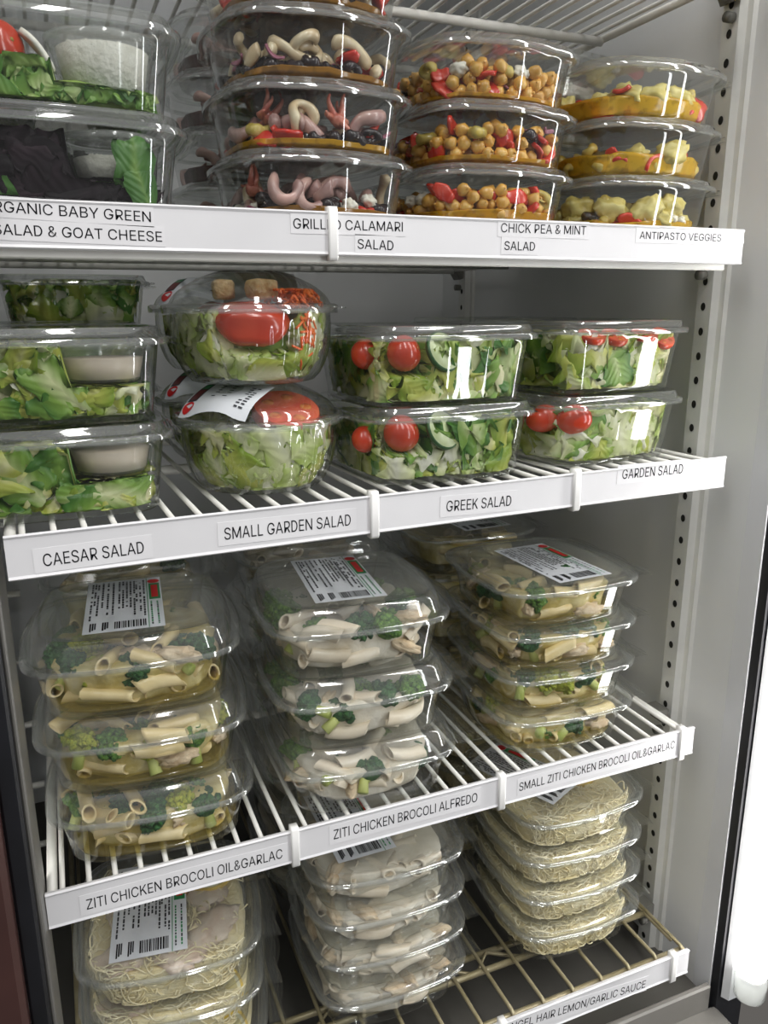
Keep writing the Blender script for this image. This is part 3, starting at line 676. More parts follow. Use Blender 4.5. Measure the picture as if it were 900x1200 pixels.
def place_tub(kind, x, y, z, rot, label, phrase, group, sticker=None, **ov):
    mw = Matrix.Translation((x, y, z)) @ Matrix.Rotation(math.radians(rot), 4, 'Z')
    t = Tub(kind, mw, phrase, **ov)
    name = {'large': 'hinged_deli_tub', 'small': 'hinged_deli_tub', 'square': 'square_salad_tub', 'wide': 'shallow_salad_tub', 'bowl': 'domed_salad_bowl'}[kind]
    root = empty(name, label, 'food tub' if kind != 'bowl' else 'salad bowl', mw, group)
    b, l, f = tub_meshes(kind, t.d)
    link('bowl_base' if kind == 'bowl' else 'tub_base', b, root)
    link('dome_lid' if kind == 'bowl' else 'lid', l, root)
    link('pull_tab' if kind == 'bowl' else 'hinge_flap', f, root)
    if sticker:
        w, l_, sx, sy, srot, sz, bend = sticker
        sticker_mb(w, l_, hash(phrase) % 999 if False else len(phrase) * 7, bend).build('price_sticker', root, label='white printed price sticker with red and green emblem',
                   mw=Matrix.Translation((sx, sy, sz)) @ Matrix.Rotation(math.radians(srot), 4, 'Z'))
    t.root = root
    return t


# ------------------------------------------------------------------ food pieces (prototype geometry)
R = random.Random(11)


def ico(sub, rad=1.):
    import bmesh
    bm = bmesh.new(); bmesh.ops.create_icosphere(bm, subdivisions=sub, radius=rad)
    v = np.array([x.co[:] for x in bm.verts]); f = [tuple(q.index for q in p.verts) for p in bm.faces]
    bm.free()
    return v, f


ICO = {k: ico(k) for k in (1, 2, 3)}


def blob(mb, c, rad, mat, sub=2, amp=.15, freq=1.5, seed=0, tone=0.):
    v, f = ICO[sub]
    off = Vector((seed * 3.7, seed * 1.3, seed * 7.1))
    k = np.array([1 + amp * noise.noise(Vector(p) * freq + off) for p in v])
    mb.add(v * k[:, None] * np.asarray(rad) + np.asarray(c), f, mat, tone=tone)
    return mb


def penne_mb(seed, mat):
    r = random.Random(seed); m = MB(); L = r.uniform(.034, .040); ro = .0064; ri = .0049; n = 16
    bend = r.uniform(-.004, .004); cut = r.uniform(.5, .8); sq = r.uniform(.75, 1.0)
    def ring(rad, t):
        o = []
        for k in range(n):
            a = 2 * math.pi * k / n
            rr = rad * (1 + (.05 if k % 2 and rad == ro else 0))
            x = (t - .5) * L; end = abs(t - .5) * 2
            x += (cut * rr * math.cos(a)) * (1 if end > .7 else end)
            o.append((x, rr * math.cos(a) + bend * (1 - (2 * t - 1) ** 2), rr * math.sin(a) * sq))
        return np.array(o)
    T = (0, .1, .3, .5, .7, .9, 1)
    rings = [ring(ro, t) for t in T] + [ring(ri, t) for t in reversed(T)]
    rings.append(rings[0])
    m.loft(rings, mat, False, False)
    return m


def floret_mb(seed, cmat):
    r = random.Random(seed); c = MB(); s = MB(); R0 = r.uniform(.0135, .0165)
    for k in range(70):
        a = r.uniform(0, 2 * math.pi); e = math.acos(r.uniform(.0, 1)); q = R0 * r.uniform(.75, 1.02)
        p = np.array([q * math.sin(e) * math.cos(a), q * math.sin(e) * math.sin(a) * .85, .003 + q * math.cos(e) * .75])
        blob(c, p, r.uniform(.0022, .0036), cmat, 2, .7, 4.5, seed + k)
    blob(c, (0, 0, .003), (R0 * .8, R0 * .7, R0 * .65), cmat, 2, .2, 2, seed)
    s.tube([(0, 0, -.018), (r.uniform(-.002, .002), 0, -.008), (0, 0, .002)], [.0052, .0045, .007], STALK, 10)
    for k in range(5):
        a = k * 1.26 + r.random(); s.tube([(0, 0, -.008), (.007 * math.cos(a), .007 * math.sin(a), .003)], [.003, .0024], STALK, 7)
    return c, s


def chunk_mb(seed, mat, size=(.016, .010, .008)):
    m = MB(); blob(m, (0, 0, 0), size, mat, 3, .55, 2.4, seed)
    return m


def strip_mb(seed, mat, L=.022, w=.006, th=.002, curl=.8):
    """curved thick strip (pepper, onion, chicken)"""
    r = random.Random(seed); m = MB(); rings = []
    for i in range(9):
        t = i / 8 - .5; a = t * curl * 2; Rr = L / max(curl * 2, .05)
        x, z = Rr * math.sin(a), Rr * (math.cos(a) - 1)
        ww = w * (1 - .5 * abs(2 * t) ** 4) * (1 + .15 * math.sin(9 * t + seed)); hh = th
        nx, nz = math.sin(a), math.cos(a)
        rings.append(np.array([(x + nx * hh * s2 * .5, ww * .5 * s1, z + nz * hh * s2 * .5) for s1, s2 in ((-1, -.6), (-.7, -1), (.7, -1), (1, -.6), (1, .6), (.7, 1), (-.7, 1), (-1, .6))]))
    m.loft(rings, mat)
    return m


def ring_mb(seed, mat, R0=.012, r0=.0036, arc=1.0, zig=.0):
    """calamari or olive ring: a torus with uneven thickness"""
    r = random.Random(seed); m = MB(); n = 26; k = 9; rings = []
    ph = r.random() * 6
    for i in range(n + (0 if arc >= 1 else 1)):
        a = 2 * math.pi * arc * i / n
        rr = R0 * (1 + .22 * math.sin(2 * a + ph)); th = r0 * (1 + .2 * math.sin(3 * a + ph))
        c = np.array([rr * math.cos(a), rr * math.sin(a) * .8, zig * math.sin(2 * a)])
        d = np.array([math.cos(a), math.sin(a), 0])
        rings.append(np.array([c + d * th * math.cos(b) + np.array([0, 0, 1.3 * th * math.sin(b)]) for b in np.linspace(0, 2 * math.pi, k, endpoint=False)]))
    if arc >= 1: rings.append(rings[0])
    m.loft(rings, mat, arc < 1, arc < 1)
    return m


def tentacle_mb(seed, mat):
    r = random.Random(seed); m = MB()
    blob(m, (0, 0, 0), (.007, .006, .006), mat, 2, .3, 2, seed)
    for k in range(6):
        a = r.uniform(0, 6.28); e = r.uniform(-.6, .7); p = np.zeros(3); path = [p.copy()]
        for i in range(7):
            a += r.uniform(-.5, .5) + .25; e += r.uniform(-.4, .4)
            p = p + .0030 * np.array([math.cos(a) * math.cos(e), math.sin(a) * math.cos(e), math.sin(e)]); path.append(p.copy())
        m.tube(path, [.0034, .003, .0028, .0025, .0021, .0017, .0013, .0008], mat, 8)
    return m


def chickpea_mb(seed):
    m = MB(); blob(m, (0, 0, 0), (.0062, .0055, .0056), CHICKPEA, 2, .38, 1.7, seed); blob(m, (.0056, 0, .001), (.0016, .0014, .0014), CHICKPEA, 1, .1, 1, seed)
    return m


def tomato_mb(rad, seed=0, squash=.95):
    """whole cherry tomato: skin mesh and stem scar mesh"""
    m = MB(); v, f = ICO[3]; v = v.copy()
    d = np.linalg.norm(v - np.array([0, 0, 1]), axis=1)
    k = 1 - .16 * np.exp(-(d / .28) ** 2) + .02 * np.array([noise.noise(Vector(p) * 1.5 + Vector((seed, 0, 0))) for p in v])
    v = v * k[:, None] * np.array([1, 1, squash]) * rad
    m.add(v, f, TOMATO)
    s = MB()
    a = np.linspace(0, 2 * math.pi, 20, endpoint=False); rr = rad * .10 * (1 + .35 * np.cos(a * 5))
    zt = rad * .835 * squash
    s.loft([np.column_stack([rr * np.cos(a), rr * np.sin(a), np.full(20, zt)]), np.column_stack([rr * .6 * np.cos(a), rr * .6 * np.sin(a), np.full(20, zt + rad * .05)])], SCAR)
    return m, s


def tomato_slice_mb(rad, th, seed=0):
    """thick slice / wedge: skin rim, flesh faces, seed pockets"""
    sk = MB(); fl = MB(); n = 40
    a = np.linspace(0, 2 * math.pi, n, endpoint=False)
    def rg(r_, z): return np.column_stack([r_ * np.cos(a), r_ * np.sin(a) * .92, np.full(n, z)])
    sk.loft([rg(rad * .93, -th / 2), rg(rad, -th * .2), rg(rad, th * .25), rg(rad * .95, th / 2)], TOMATO, True, False)
    fl.loft([rg(rad * .95, th / 2), rg(rad * .6, th / 2 + .0003), rg(rad * .2, th / 2 + .0003)], TOMFLESH, False, True)
    for k in range(5):
        t = k * 2 * math.pi / 5 + seed
        blob(fl, (rad * .58 * math.cos(t), rad * .54 * math.sin(t), th / 2), (rad * .2, rad * .17, .0007), TOMSEED, 2, .3, 2, k + seed)
    return sk, fl


def lemon_mb(rad, th, frac=1.):
    rind = MB(); fl = MB(); n = 36
    a = np.linspace(0, 2 * math.pi, n, endpoint=False)
    def rg(r_, z): return np.column_stack([r_ * np.cos(a), r_ * np.sin(a), np.full(n, z)])
    rind.loft([rg(rad * .86, -th / 2), rg(rad * .98, -th / 2), rg(rad, 0), rg(rad * .98, th / 2), rg(rad * .9, th / 2)], LEMONR, True, False)
    fl.loft([rg(rad * .9, th / 2), rg(rad * .80, th / 2 + .0002)], PITH, False, True)
    for k in range(9):
        t0 = 2 * math.pi * k / 9 + .06; t1 = 2 * math.pi * (k + 1) / 9 - .06
        o = [(rad * .12 * math.cos((t0 + t1) / 2), rad * .12 * math.sin((t0 + t1) / 2))] + [(rad * .77 * math.cos(t), rad * .77 * math.sin(t)) for t in np.linspace(t0, t1, 6)]
        o = np.array(o)
        fl.loft([np.column_stack([o, np.full(7, th / 2 - .0005)]), np.column_stack([o, np.full(7, th / 2 + .0010)])], LEMONF)
    return rind, fl


# ------------------------------------------------------------------ leaves
def leaf_geom(r, size, asp, ruffle, curl):
    n = 11
    U, V = np.meshgrid(np.linspace(0, 1, n), np.linspace(0, 1, n))
    x = (U - .5) * size; y = (V - .5) * size * asp
    e = np.maximum(np.abs(U - .5), np.abs(V - .5)) * 2
    ph = r.uniform(0, 6.28); k = r.choice((3, 4, 5))
    th = np.arctan2(V - .5, U - .5)
    out = 1 - .18 * e ** 3 + .10 * e * np.sin(th * k + ph) - .25 * (np.abs(U - .5) * 2) ** 4 * (np.abs(V - .5) * 2) ** 4
    x *= out; y *= out
    z = ruffle * size * e ** 2 * np.sin(th * (k + 2) + ph * 2) * .22 + curl * (x ** 2) / size * 1.4 + r.uniform(-.6, .6) * (y ** 2) / size
    o = Vector((r.uniform(0, 99), r.uniform(0, 99), 0))
    z += ruffle * .10 * size * np.array([noise.noise(Vector((a * 3.5, b * 3.5, 0)) + o) for a, b in zip(U.ravel(), V.ravel())]).reshape(n, n)
    z += .0012 * np.exp(-((U - .5) / .06) ** 2)
    f = [(i * n + j, i * n + j + 1, (i + 1) * n + j + 1, (i + 1) * n + j) for i in range(n - 1) for j in range(n - 1)]
    return np.column_stack([x.ravel(), y.ravel(), z.ravel()]), f, np.column_stack([U.ravel(), V.ravel()])


def leaves(tub, mats, seed, size=(.035, .06), nf=26, nl=14, nt=14, ni=16, ruffle=1., zr=(.0, 1.), top=None, wts=None, avoid=None, hole=None):
    """a tossed pile of torn leaves pressed against the walls of the tub"""
    r = random.Random(seed); m = MB()
    zt = top if top is not None else tub.fz - .003
    hx, hy = tub.half(tub.fz * .6, 0)
    jobs = [('f', k) for k in range(nf)] + [('l', k) for k in range(nl)] + [('t', k) for k in range(nt)] + [('i', k) for k in range(ni)]
    for side, k in jobs:
        s = r.uniform(*size)
        v, f, uv = leaf_geom(r, s, r.uniform(.8, 1.5), ruffle * r.uniform(.6, 1.4), r.uniform(-1.0, 1.0))
        spin = Matrix.Rotation(r.uniform(0, 6.28), 4, 'Z')
        til = Matrix.Rotation(r.gauss(0, .45), 4, 'X') @ Matrix.Rotation(r.gauss(0, .45), 4, 'Y')
        z = zt * (zr[0] + (zr[1] - zr[0]) * r.random())
        if side == 'f':
            c = (r.uniform(-hx, hx), -hy + r.uniform(.0, .016), z); base = Matrix.Rotation(math.pi / 2, 4, 'X')
        elif side == 'l':
            sx = -1 if r.random() < .75 else 1
            c = (sx * (hx - r.uniform(0, .016)), r.uniform(-hy, hy), z); base = Matrix.Rotation(math.pi / 2, 4, 'Y')
        elif side == 't':
            c = (r.uniform(-hx, hx), r.uniform(-hy, hy), zt * r.uniform(.82, 1.0)); base = Matrix.Identity(4)
        else:
            c = (r.uniform(-hx, hx) * .7, r.uniform(-hy, hy) * .7, z); base = Matrix.Rotation(r.uniform(0, 6), 4, 'X')
        A = np.array(Matrix.Translation(c) @ til @ base @ spin)
        p = v @ A[:3, :3].T + A[:3, 3]
        mg = .0012 + .0006 * (k % 9) + (.0 if side != 'i' else .008)
        dep = (.0022 * (v[:, 2] - v[:, 2].min()) / max(1e-6, np.ptp(v[:, 2])))
        p = tub.clamp(p, mg + dep, .0046 + .0004 * (k % 7), zt + .0006 * (k % 5))
        if avoid:
            k_ = (p[:, 0] > avoid[0]) & (p[:, 1] < avoid[1])
            p[k_, 2] = np.minimum(p[k_, 2], avoid[2] - .0005 * (k % 6))
            p = tub.clamp(p, mg + dep, .0046, zt + .003)
        if hole:
            k_ = (p[:, 0] > hole[0]) & (p[:, 0] < hole[1]) & (p[:, 2] > hole[2]) & (p[:, 1] < hole[3])
            p[k_, 1] = hole[3] + .0006 * (k % 7)
        mat = r.choices(mats, wts)[0]
        m.add(p, f, mat, uv=uv, tone=r.uniform(.02, 1))
    return m


def filler(tub, mat, top, inset, amp=.004, seed=0, freq=55, mb=None, zmin=.0045):
    """lumpy mass that fills the middle of a tub"""
    m = mb or MB(); rings = []
    a = np.linspace(0, 2 * math.pi, 72, endpoint=False)
    def ring(z, shrink):
        p = np.column_stack([np.cos(a) * .2, np.sin(a) * .2, np.full(72, z)])
        p = tub.clamp(p, inset, zmin, 1)
        p[:, :2] *= shrink
        return p
    zs = [(zmin, .98)] + [(zmin + (top - zmin) * t, 1) for t in (.08, .25, .42, .6, .76, .9)] + [(top, s) for s in (.93, .78, .58, .36, .15)]
    for z, sh in zs:
        p = ring(z, sh)
        q = []
        for c in p:
            n = noise.noise_vector(Vector(c) * freq + Vector((seed * 5.1, seed * 2.3, 0)))
            q.append((c[0] + amp * n[0], c[1] + amp * n[1], max(zmin, c[2] + amp * n[2] * (1 if z > zmin else 0))))
        rings.append(tub.clamp(q, .0012, zmin, 1))
    m.loft(rings, mat)
    return m


# ------------------------------------------------------------------ packing
SPH = {
    'penne': [((x, 0, 0), .0060) for x in (-.0195, -.013, -.0065, 0, .0065, .013, .0195)],
    'floret': [((0, 0, .005), .0150), ((0, 0, -.012), .0065)],
    'chunk': [((-.007, 0, 0), .0075), ((.007, 0, 0), .0075)],
    'pea': [((0, 0, 0), .0057)],
    'strip': [((-.007, 0, 0), .0035), ((0, 0, 0), .0035), ((.007, 0, 0), .0035)],
    'ring': [((.013, 0, 0), .0042), ((-.013, 0, 0), .0042), ((0, .011, 0), .0042), ((0, -.011, 0), .0042)],
    'tent': [((0, 0, 0), .014)],
    'olive': [((0, 0, 0), .0070)],
}


def pack(tub, jobs, seed, zmax, squeeze=.86, tries=24, tilt=.35, front=0.):
    """drop pieces one after another to the lowest free spot; returns [(kind, matrix)]"""
    r = random.Random(seed); out = []
    C = np.zeros((0, 3)); RR = np.zeros(0)
    hx, hy = tub.half(tub.fz, 0)
    for job in jobs:
        kind, n = job[:2]; zlim = zmax * (job[2] if len(job) > 2 else 1)
        loc = np.array([c for c, _ in SPH[kind]]); rad = np.array([q for _, q in SPH[kind]]) * squeeze
        for _ in range(n):
            best = None
            for t in range(tries):
                if kind in ('penne', 'strip', 'ring', 'chunk'):
                    rot = Matrix.Rotation(r.uniform(0, 6.28), 3, 'Z') @ Matrix.Rotation(r.gauss(0, tilt), 3, 'Y') @ Matrix.Rotation(r.uniform(0, 6.28) if kind != 'ring' else r.gauss(0, .8), 3, 'X')
                else:
                    rot = Matrix.Rotation(r.uniform(0, 6.28), 3, 'Z') @ Matrix.Rotation(r.gauss(0, .7 if kind != 'floret' else 1.1), 3, 'X')
                p = loc @ np.array(rot).T
                q_ = r.random()
                y = r.uniform(-hy, hy); x = r.uniform(-hx, hx)
                if q_ < front: y = -hy + .006 + abs(r.gauss(0, .013))
                elif q_ < front * 1.25: x = -hx + .006 + abs(r.gauss(0, .013))
                p[:, 0] += x; p[:, 1] += y
                z = (rad - p[:, 2]).max() / squeeze ** .5 + .0050
                if len(C):
                    d2 = ((p[:, None, :2] - C[None, :, :2]) ** 2).sum(2); s = (rad[:, None] + RR[None])
                    h = C[None, :, 2] + np.sqrt(np.maximum(s * s - d2, 0)) - p[:, None, 2]
                    h = np.where(d2 < s * s, h, -1)
                    z = max(z, h.max())
                q = p + np.array([0, 0, z])
                if q[:, 2].max() + rad.max() > zlim: continue
                cl = tub.clamp(q, rad / squeeze + .0008, 0, 1)
                mv = cl - q
                if np.abs(mv[:, 2]).max() > 1e-6: mv[:, 2] = 0
                if np.linalg.norm(mv, axis=1).max() > .0008: continue
                sc = z + r.uniform(0, .004)
                if best is None or sc < best[0]: best = (sc, rot, q.mean(0) - loc.mean(0) @ np.array(rot).T * 1.0, q)
            if best is None: continue
            _, rot, o, q = best
            C = np.concatenate([C, q]); RR = np.concatenate([RR, rad])
            out.append((kind, Matrix.Translation(o) @ rot.to_4x4()))
    return out


PROTO = {}


def proto(kind, k, mat=None):
    """(MB list with part names) for a piece kind, variant k"""
    key = (kind, k)
    if key not in PROTO:
        if kind == 'penne': p = [('', penne_mb(k, PENNE))]
        elif kind == 'pennec': p = [('', penne_mb(k + 40, PENNEC))]
        elif kind in ('floret', 'floretd', 'florety'):
            c, s = floret_mb(k * 50, {'floret': CROWN, 'floretd': CROWND, 'florety': CROWNY}[kind]); p = [('crown', c), ('stalk', s)]
        elif kind == 'chunk': p = [('', chunk_mb(k, CHICKEN, (.017, .007, .006)))]
        elif kind == 'pea': p = [('', chickpea_mb(k))]
        elif kind == 'pepper': p = [('', strip_mb(k, PEPPER, .016 + .003 * k, .012, .0035, .6))]
        elif kind == 'onion': p = [('', strip_mb(k, ONION, .018, .004, .0016, .9))]
        elif kind == 'olive': p = [('', ring_mb(k, OLIVEB, .0052, .0030))]
        elif kind == 'oliveg': p = [('', ring_mb(k, OLIVEG, .0066, .0032))]
        elif kind == 'calring': p = [('', ring_mb(k, CALAM, .012, .0034, 1, .003))]
        elif kind == 'calstrip': p = [('', ring_mb(k + 5, CALAM, .0145, .0036, .62, .003))]
        elif kind == 'purpcal': p = [('', ring_mb(k + 9, PURPCAL, .0138, .0042, .6, .004))]
        elif kind == 'tent': p = [('', tentacle_mb(k, TENT))]
        elif kind == 'feta': p = [('', chunk_mb(k, FETA, (.007, .006, .005)))]
        elif kind == 'arti': p = [('', chunk_mb(k + 3, ARTI, (.016, .011, .010)))]
        PROTO[key] = [(n, mb, None) for n, mb in p]
    return PROTO[key]


PMESH = {}
COUNT = {}
NAMES = {
    'penne': ('ziti_tube', 'pasta', 'cooked ziti pasta tube'), 'pennec': ('ziti_tube', 'pasta', 'cream coated ziti pasta tube'),
    'floret': ('broccoli_floret', 'broccoli', 'green broccoli floret'), 'floretd': ('broccoli_floret', 'broccoli', 'dark green broccoli floret'),
    'florety': ('broccoli_floret', 'broccoli', 'yellow-green broccoli floret'), 'chunk': ('chicken_piece', 'chicken', 'pale cooked chicken piece'),
    'pea': ('chickpea', 'chickpea', 'golden chickpea'), 'pepper': ('red_pepper_piece', 'pepper', 'red pepper piece'), 'onion': ('onion_sliver', 'onion', 'purple red-onion sliver'),
    'olive': ('olive_ring', 'olive', 'black olive ring'), 'oliveg': ('olive_ring', 'olive', 'green olive ring'), 'calring': ('calamari_ring', 'calamari', 'pale grilled calamari ring'),
    'calstrip': ('calamari_strip', 'calamari', 'curled pale calamari strip'), 'purpcal': ('calamari_strip', 'calamari', 'mauve grilled calamari strip'),
    'tent': ('calamari_tentacle', 'calamari', 'pink grilled squid tentacle cluster'), 'feta': ('cheese_crumb', 'cheese', 'white cheese crumb'), 'arti': ('artichoke_piece', 'artichoke', 'yellow artichoke heart piece'),
}


def put(kind, k, mw, phrase):
    name, cat, txt = NAMES[kind]
    parts = proto(kind, k)
    lab = f'{txt} in {phrase}'; grp = f'{txt}s in {phrase}'
    COUNT[name] = COUNT.get(name, 0) + 1
    if len(parts) == 1:
        if (kind, k) not in PMESH: PMESH[(kind, k)] = parts[0][1].mesh(name)
        return link(name, PMESH[(kind, k)], None, lab, cat, grp, None, mw)
    e = empty(name, lab, cat, mw, grp)
    for pn, mb, _ in parts:
        if (kind, k, pn) not in PMESH: PMESH[(kind, k, pn)] = mb.mesh(pn)
        link(pn, PMESH[(kind, k, pn)], e)
    return e


def serve(tub, placed, kindmap, seed, budget, stuffname, stufflabel, stuffcat='pasta', extra=None, individual=True):
    """the pieces nearest the front become things of their own, the others one mass"""
    r = random.Random(seed)
    inv = tub.mw
    scored = []
    for kd, m in placed:
        p = m.translation
        hx, hy = tub.half(p.z, 0)
        near = min(p.y + hy, (p.x + hx) * 1.4, (tub.fz - p.z) * 2.0 + .004)
        scored.append((near, kd, m))
    scored.sort(key=lambda q: q[0])
    rest = extra or MB()
    n = 0
    for near, kd, m in scored:
        kk = kindmap[kd]; kk = r.choices(list(kk), list(kk.values()))[0] if isinstance(kk, dict) else kk
        var = r.randrange(4)
        if individual and n < budget:
            put(kk, var, inv @ m, tub.phrase); n += 1
        else:
            for pn, mb, _ in proto(kk, var): rest.merge(mb, m)
    if rest.nv:
        rest.v = [tub.clamp(np.concatenate(rest.v), .0012, .0046, tub.fz + {'large': .0175, 'bowl': .02}.get(tub.kind, .002))]
        me = rest.mesh(stuffname)
        link(stuffname, me, None, f'{stufflabel} in {tub.phrase}', stuffcat, None, 'stuff', tub.mw)
        return me


def single(name, cat, label, parts, mw, group=None):
    """a thing with named parts, or one mesh"""
    if len(parts) == 1: return parts[0][1].build(name, None, label=label, cat=cat, group=group, mw=mw)
    e = empty(name, label, cat, mw, group)
    for pn, mb in parts: mb.build(pn, e)
    return e


# ------------------------------------------------------------------ fridge shell
XW = .69; YB = .70; ZT = .62; ZF = -.80; XL = -.06
struct('wall_back', MB().box((XL - .02, YB, ZF - .1), (XW + .02, YB + .02, ZT + .02), LINER))
struct('wall_right', MB().box((XW, -.006, ZF - .1), (XW + .03, YB + .02, ZT + .02), LINER))
struct('wall_left', MB().box((XL - .02, .0, ZF - .1), (XL, YB, ZT + .02), LINER))
struct('ceiling', MB().box((XL - .02, -.02, ZT), (XW + .03, YB, ZT + .02), LINER))
struct('floor', MB().box((XL, -.03, ZF - .03), (XW, YB, ZF), DARKFLOOR))
sl = MB().bbox((XL, -.085, ZF - .10), (XW + .012, -.03, ZF - .012), SILL, .004)
sl.bbox((XL, -.034, ZF - .02), (XW + .0, -.026, ZF + .022), SILL, .002)
struct('trim_1', sl)
# right jamb: bevelled white strip, black gasket
j = MB()
o = np.array([(XW, -.006), (XW + .004, -.0265), (XW + .03, -.0265), (XW + .03, -.006)])
j.loft([np.column_stack([o, np.full(4, z)]) for z in (ZF - .08, ZT)], JAMB)
j.flat = set(range(len(j.f)))
struct('trim_2', j)
g = MB()
o = np.array([(XW + .006, -.0265), (XW + .008, -.036), (XW + .05, -.036), (XW + .05, -.0265)])
g.loft([np.column_stack([o, np.full(4, z)]) for z in (ZF - .13, ZT)], BLACK); g.flat = set(range(len(g.f)))
struct('trim_3', g)
# left mullion: black gasket with a grey bevel, brown door edge beyond it
g = MB()
g.bbox((-.0225, -.036, ZF - .13), (-.0088, -.006, ZT), BLACK, .002)
struct('trim_4', g)
g = MB()
g.bbox((-.0088, -.030, ZF - .13), (-.0052, .03, ZT), pmat('grey_bevel_plastic', '#5c5a57', '#666460', 20, rough=.4), .0012)
struct('trim_5', g)
g = MB()
g.bbox((-.20, -.05, ZF - .13), (-.0228, -.03, ZT), BROWN, .004)
struct('wall_front', g)

# mullion lamp at the right door edge
lampz0, lampz1 = -.745, .60
e = empty('door_lamp', 'lit white tube lamp standing upright beside the right door gasket', 'lamp', Matrix.Translation((XW + .024, -.058, lampz0)))
hs = MB()
o = np.array([(.000, .020), (.034, .020), (.034, .012), (.004, .012)]) * np.array([1, 1])
hs.loft([np.column_stack([o + np.array([-.012, 0]), np.full(4, z)]) for z in (-.05, lampz1 - lampz0)], JAMB); hs.flat = set(range(len(hs.f)))
hs.build('lamp_housing', e)
lz = MB()
a = np.linspace(0, 2 * math.pi, 24, endpoint=False)
def crc(rad, z, sx=1.): return np.column_stack([rad * sx * np.cos(a) + .004, rad * np.sin(a) - .004, np.full(24, z)])
lz.loft([crc(.015, .0), crc(.0165, .004), crc(.0165, lampz1 - lampz0)], emit_mat('lamp_glow', (1.0, .985, .96), 15.0), True, True)
lz.build('lamp_tube', e)
ec = MB()
ec.loft([crc(.012, -.034), crc(.017, -.030), crc(.018, -.008), crc(.0165, -.001), crc(.010, -.0005)], clear_mat('lamp_end_plastic', tint=(.85, .86, .85), haze=.35, rough=.15))
ec.build('end_cap', e, label='translucent plastic lamp end cap')


# unseen lamp added behind the left mullion to brighten the inside, hidden by the gasket
e = empty('added_mullion_lamp', 'unseen tube lamp added behind the black gasket on the left for extra light', 'lamp', Matrix.Translation((-.030, .004, -.74)))
hs = MB(); hs.bbox((-.012, -.008, 0), (.010, .0, 1.3), JAMB, .002); hs.build('lamp_housing', e)
lz = MB(); o = np.column_stack([.008 * np.cos(a), .006 + .006 * np.sin(a)])
lz.loft([np.column_stack([o, np.full(24, z)]) for z in (.03, 1.27)], emit_mat('added_mullion_glow', (1.0, .985, .96), 4.5)); lz.build('lamp_tube', e)


# perforated pilasters on the right wall and the left side
def pilaster(x, y, sgn, z0, z1, label):
    e = empty('shelf_pilaster', label, 'shelf support', Matrix.Translation((x, y, z0)))
    m = MB()
    H = z1 - z0
    # a shallow hat channel; the raised face carries the holes
    o = np.array([(0, -.022), (-.004 * sgn, -.020), (-.0045 * sgn, -.014), (-.013 * sgn, -.012), (-.0135 * sgn, .008), (-.0045 * sgn, .010), (0, .012)])
    m.loft([np.column_stack([o, np.full(len(o), z)]) for z in (0, H)], STEEL, False, False, closed=False); m.flat = set(range(len(m.f)))
    m.build('channel', e)
    h = MB()
    k = 0
    z = .012
    while z < H:
        b = np.linspace(0, 2 * math.pi, 12, endpoint=False)
        xx = -.0137 * sgn
        h.add(np.column_stack([np.full(12, xx), -.002 + .0033 * np.cos(b), z + .0042 * np.sin(b)]), [tuple(range(12))], HOLE)
        z += .0254
    h.build('holes', e, label='column of dark round shelf-peg holes')
    return e


pilaster(XW, .070, 1, ZF, ZT, 'grey perforated shelf pilaster at the front of the right wall')
pilaster(XW, .605, 1, ZF, ZT, 'grey perforated shelf pilaster at the rear of the right wall')
pilaster(XL, .30, -1, ZF, ZT, 'grey perforated shelf pilaster on the left side wall')

pst = empty('shelf_post', 'white upright shelf post with rungs behind the left black gasket', 'shelf support', Matrix.Translation((-.041, .386, ZF)))
MB().bbox((-.014, -.010, 0), (.004, .010, ZT - ZF), WIREW, .003).build('post', pst)
for k in range(16): MB().tube([(.0, .0, .05 + .085 * k), (.022, .0, .05 + .085 * k)], .004, WIREW, 10).build('rung', pst)
# ------------------------------------------------------------------ shelves
SH = {1: .0648, 2: -.1495, 3: -.4525, 4: -.7120}


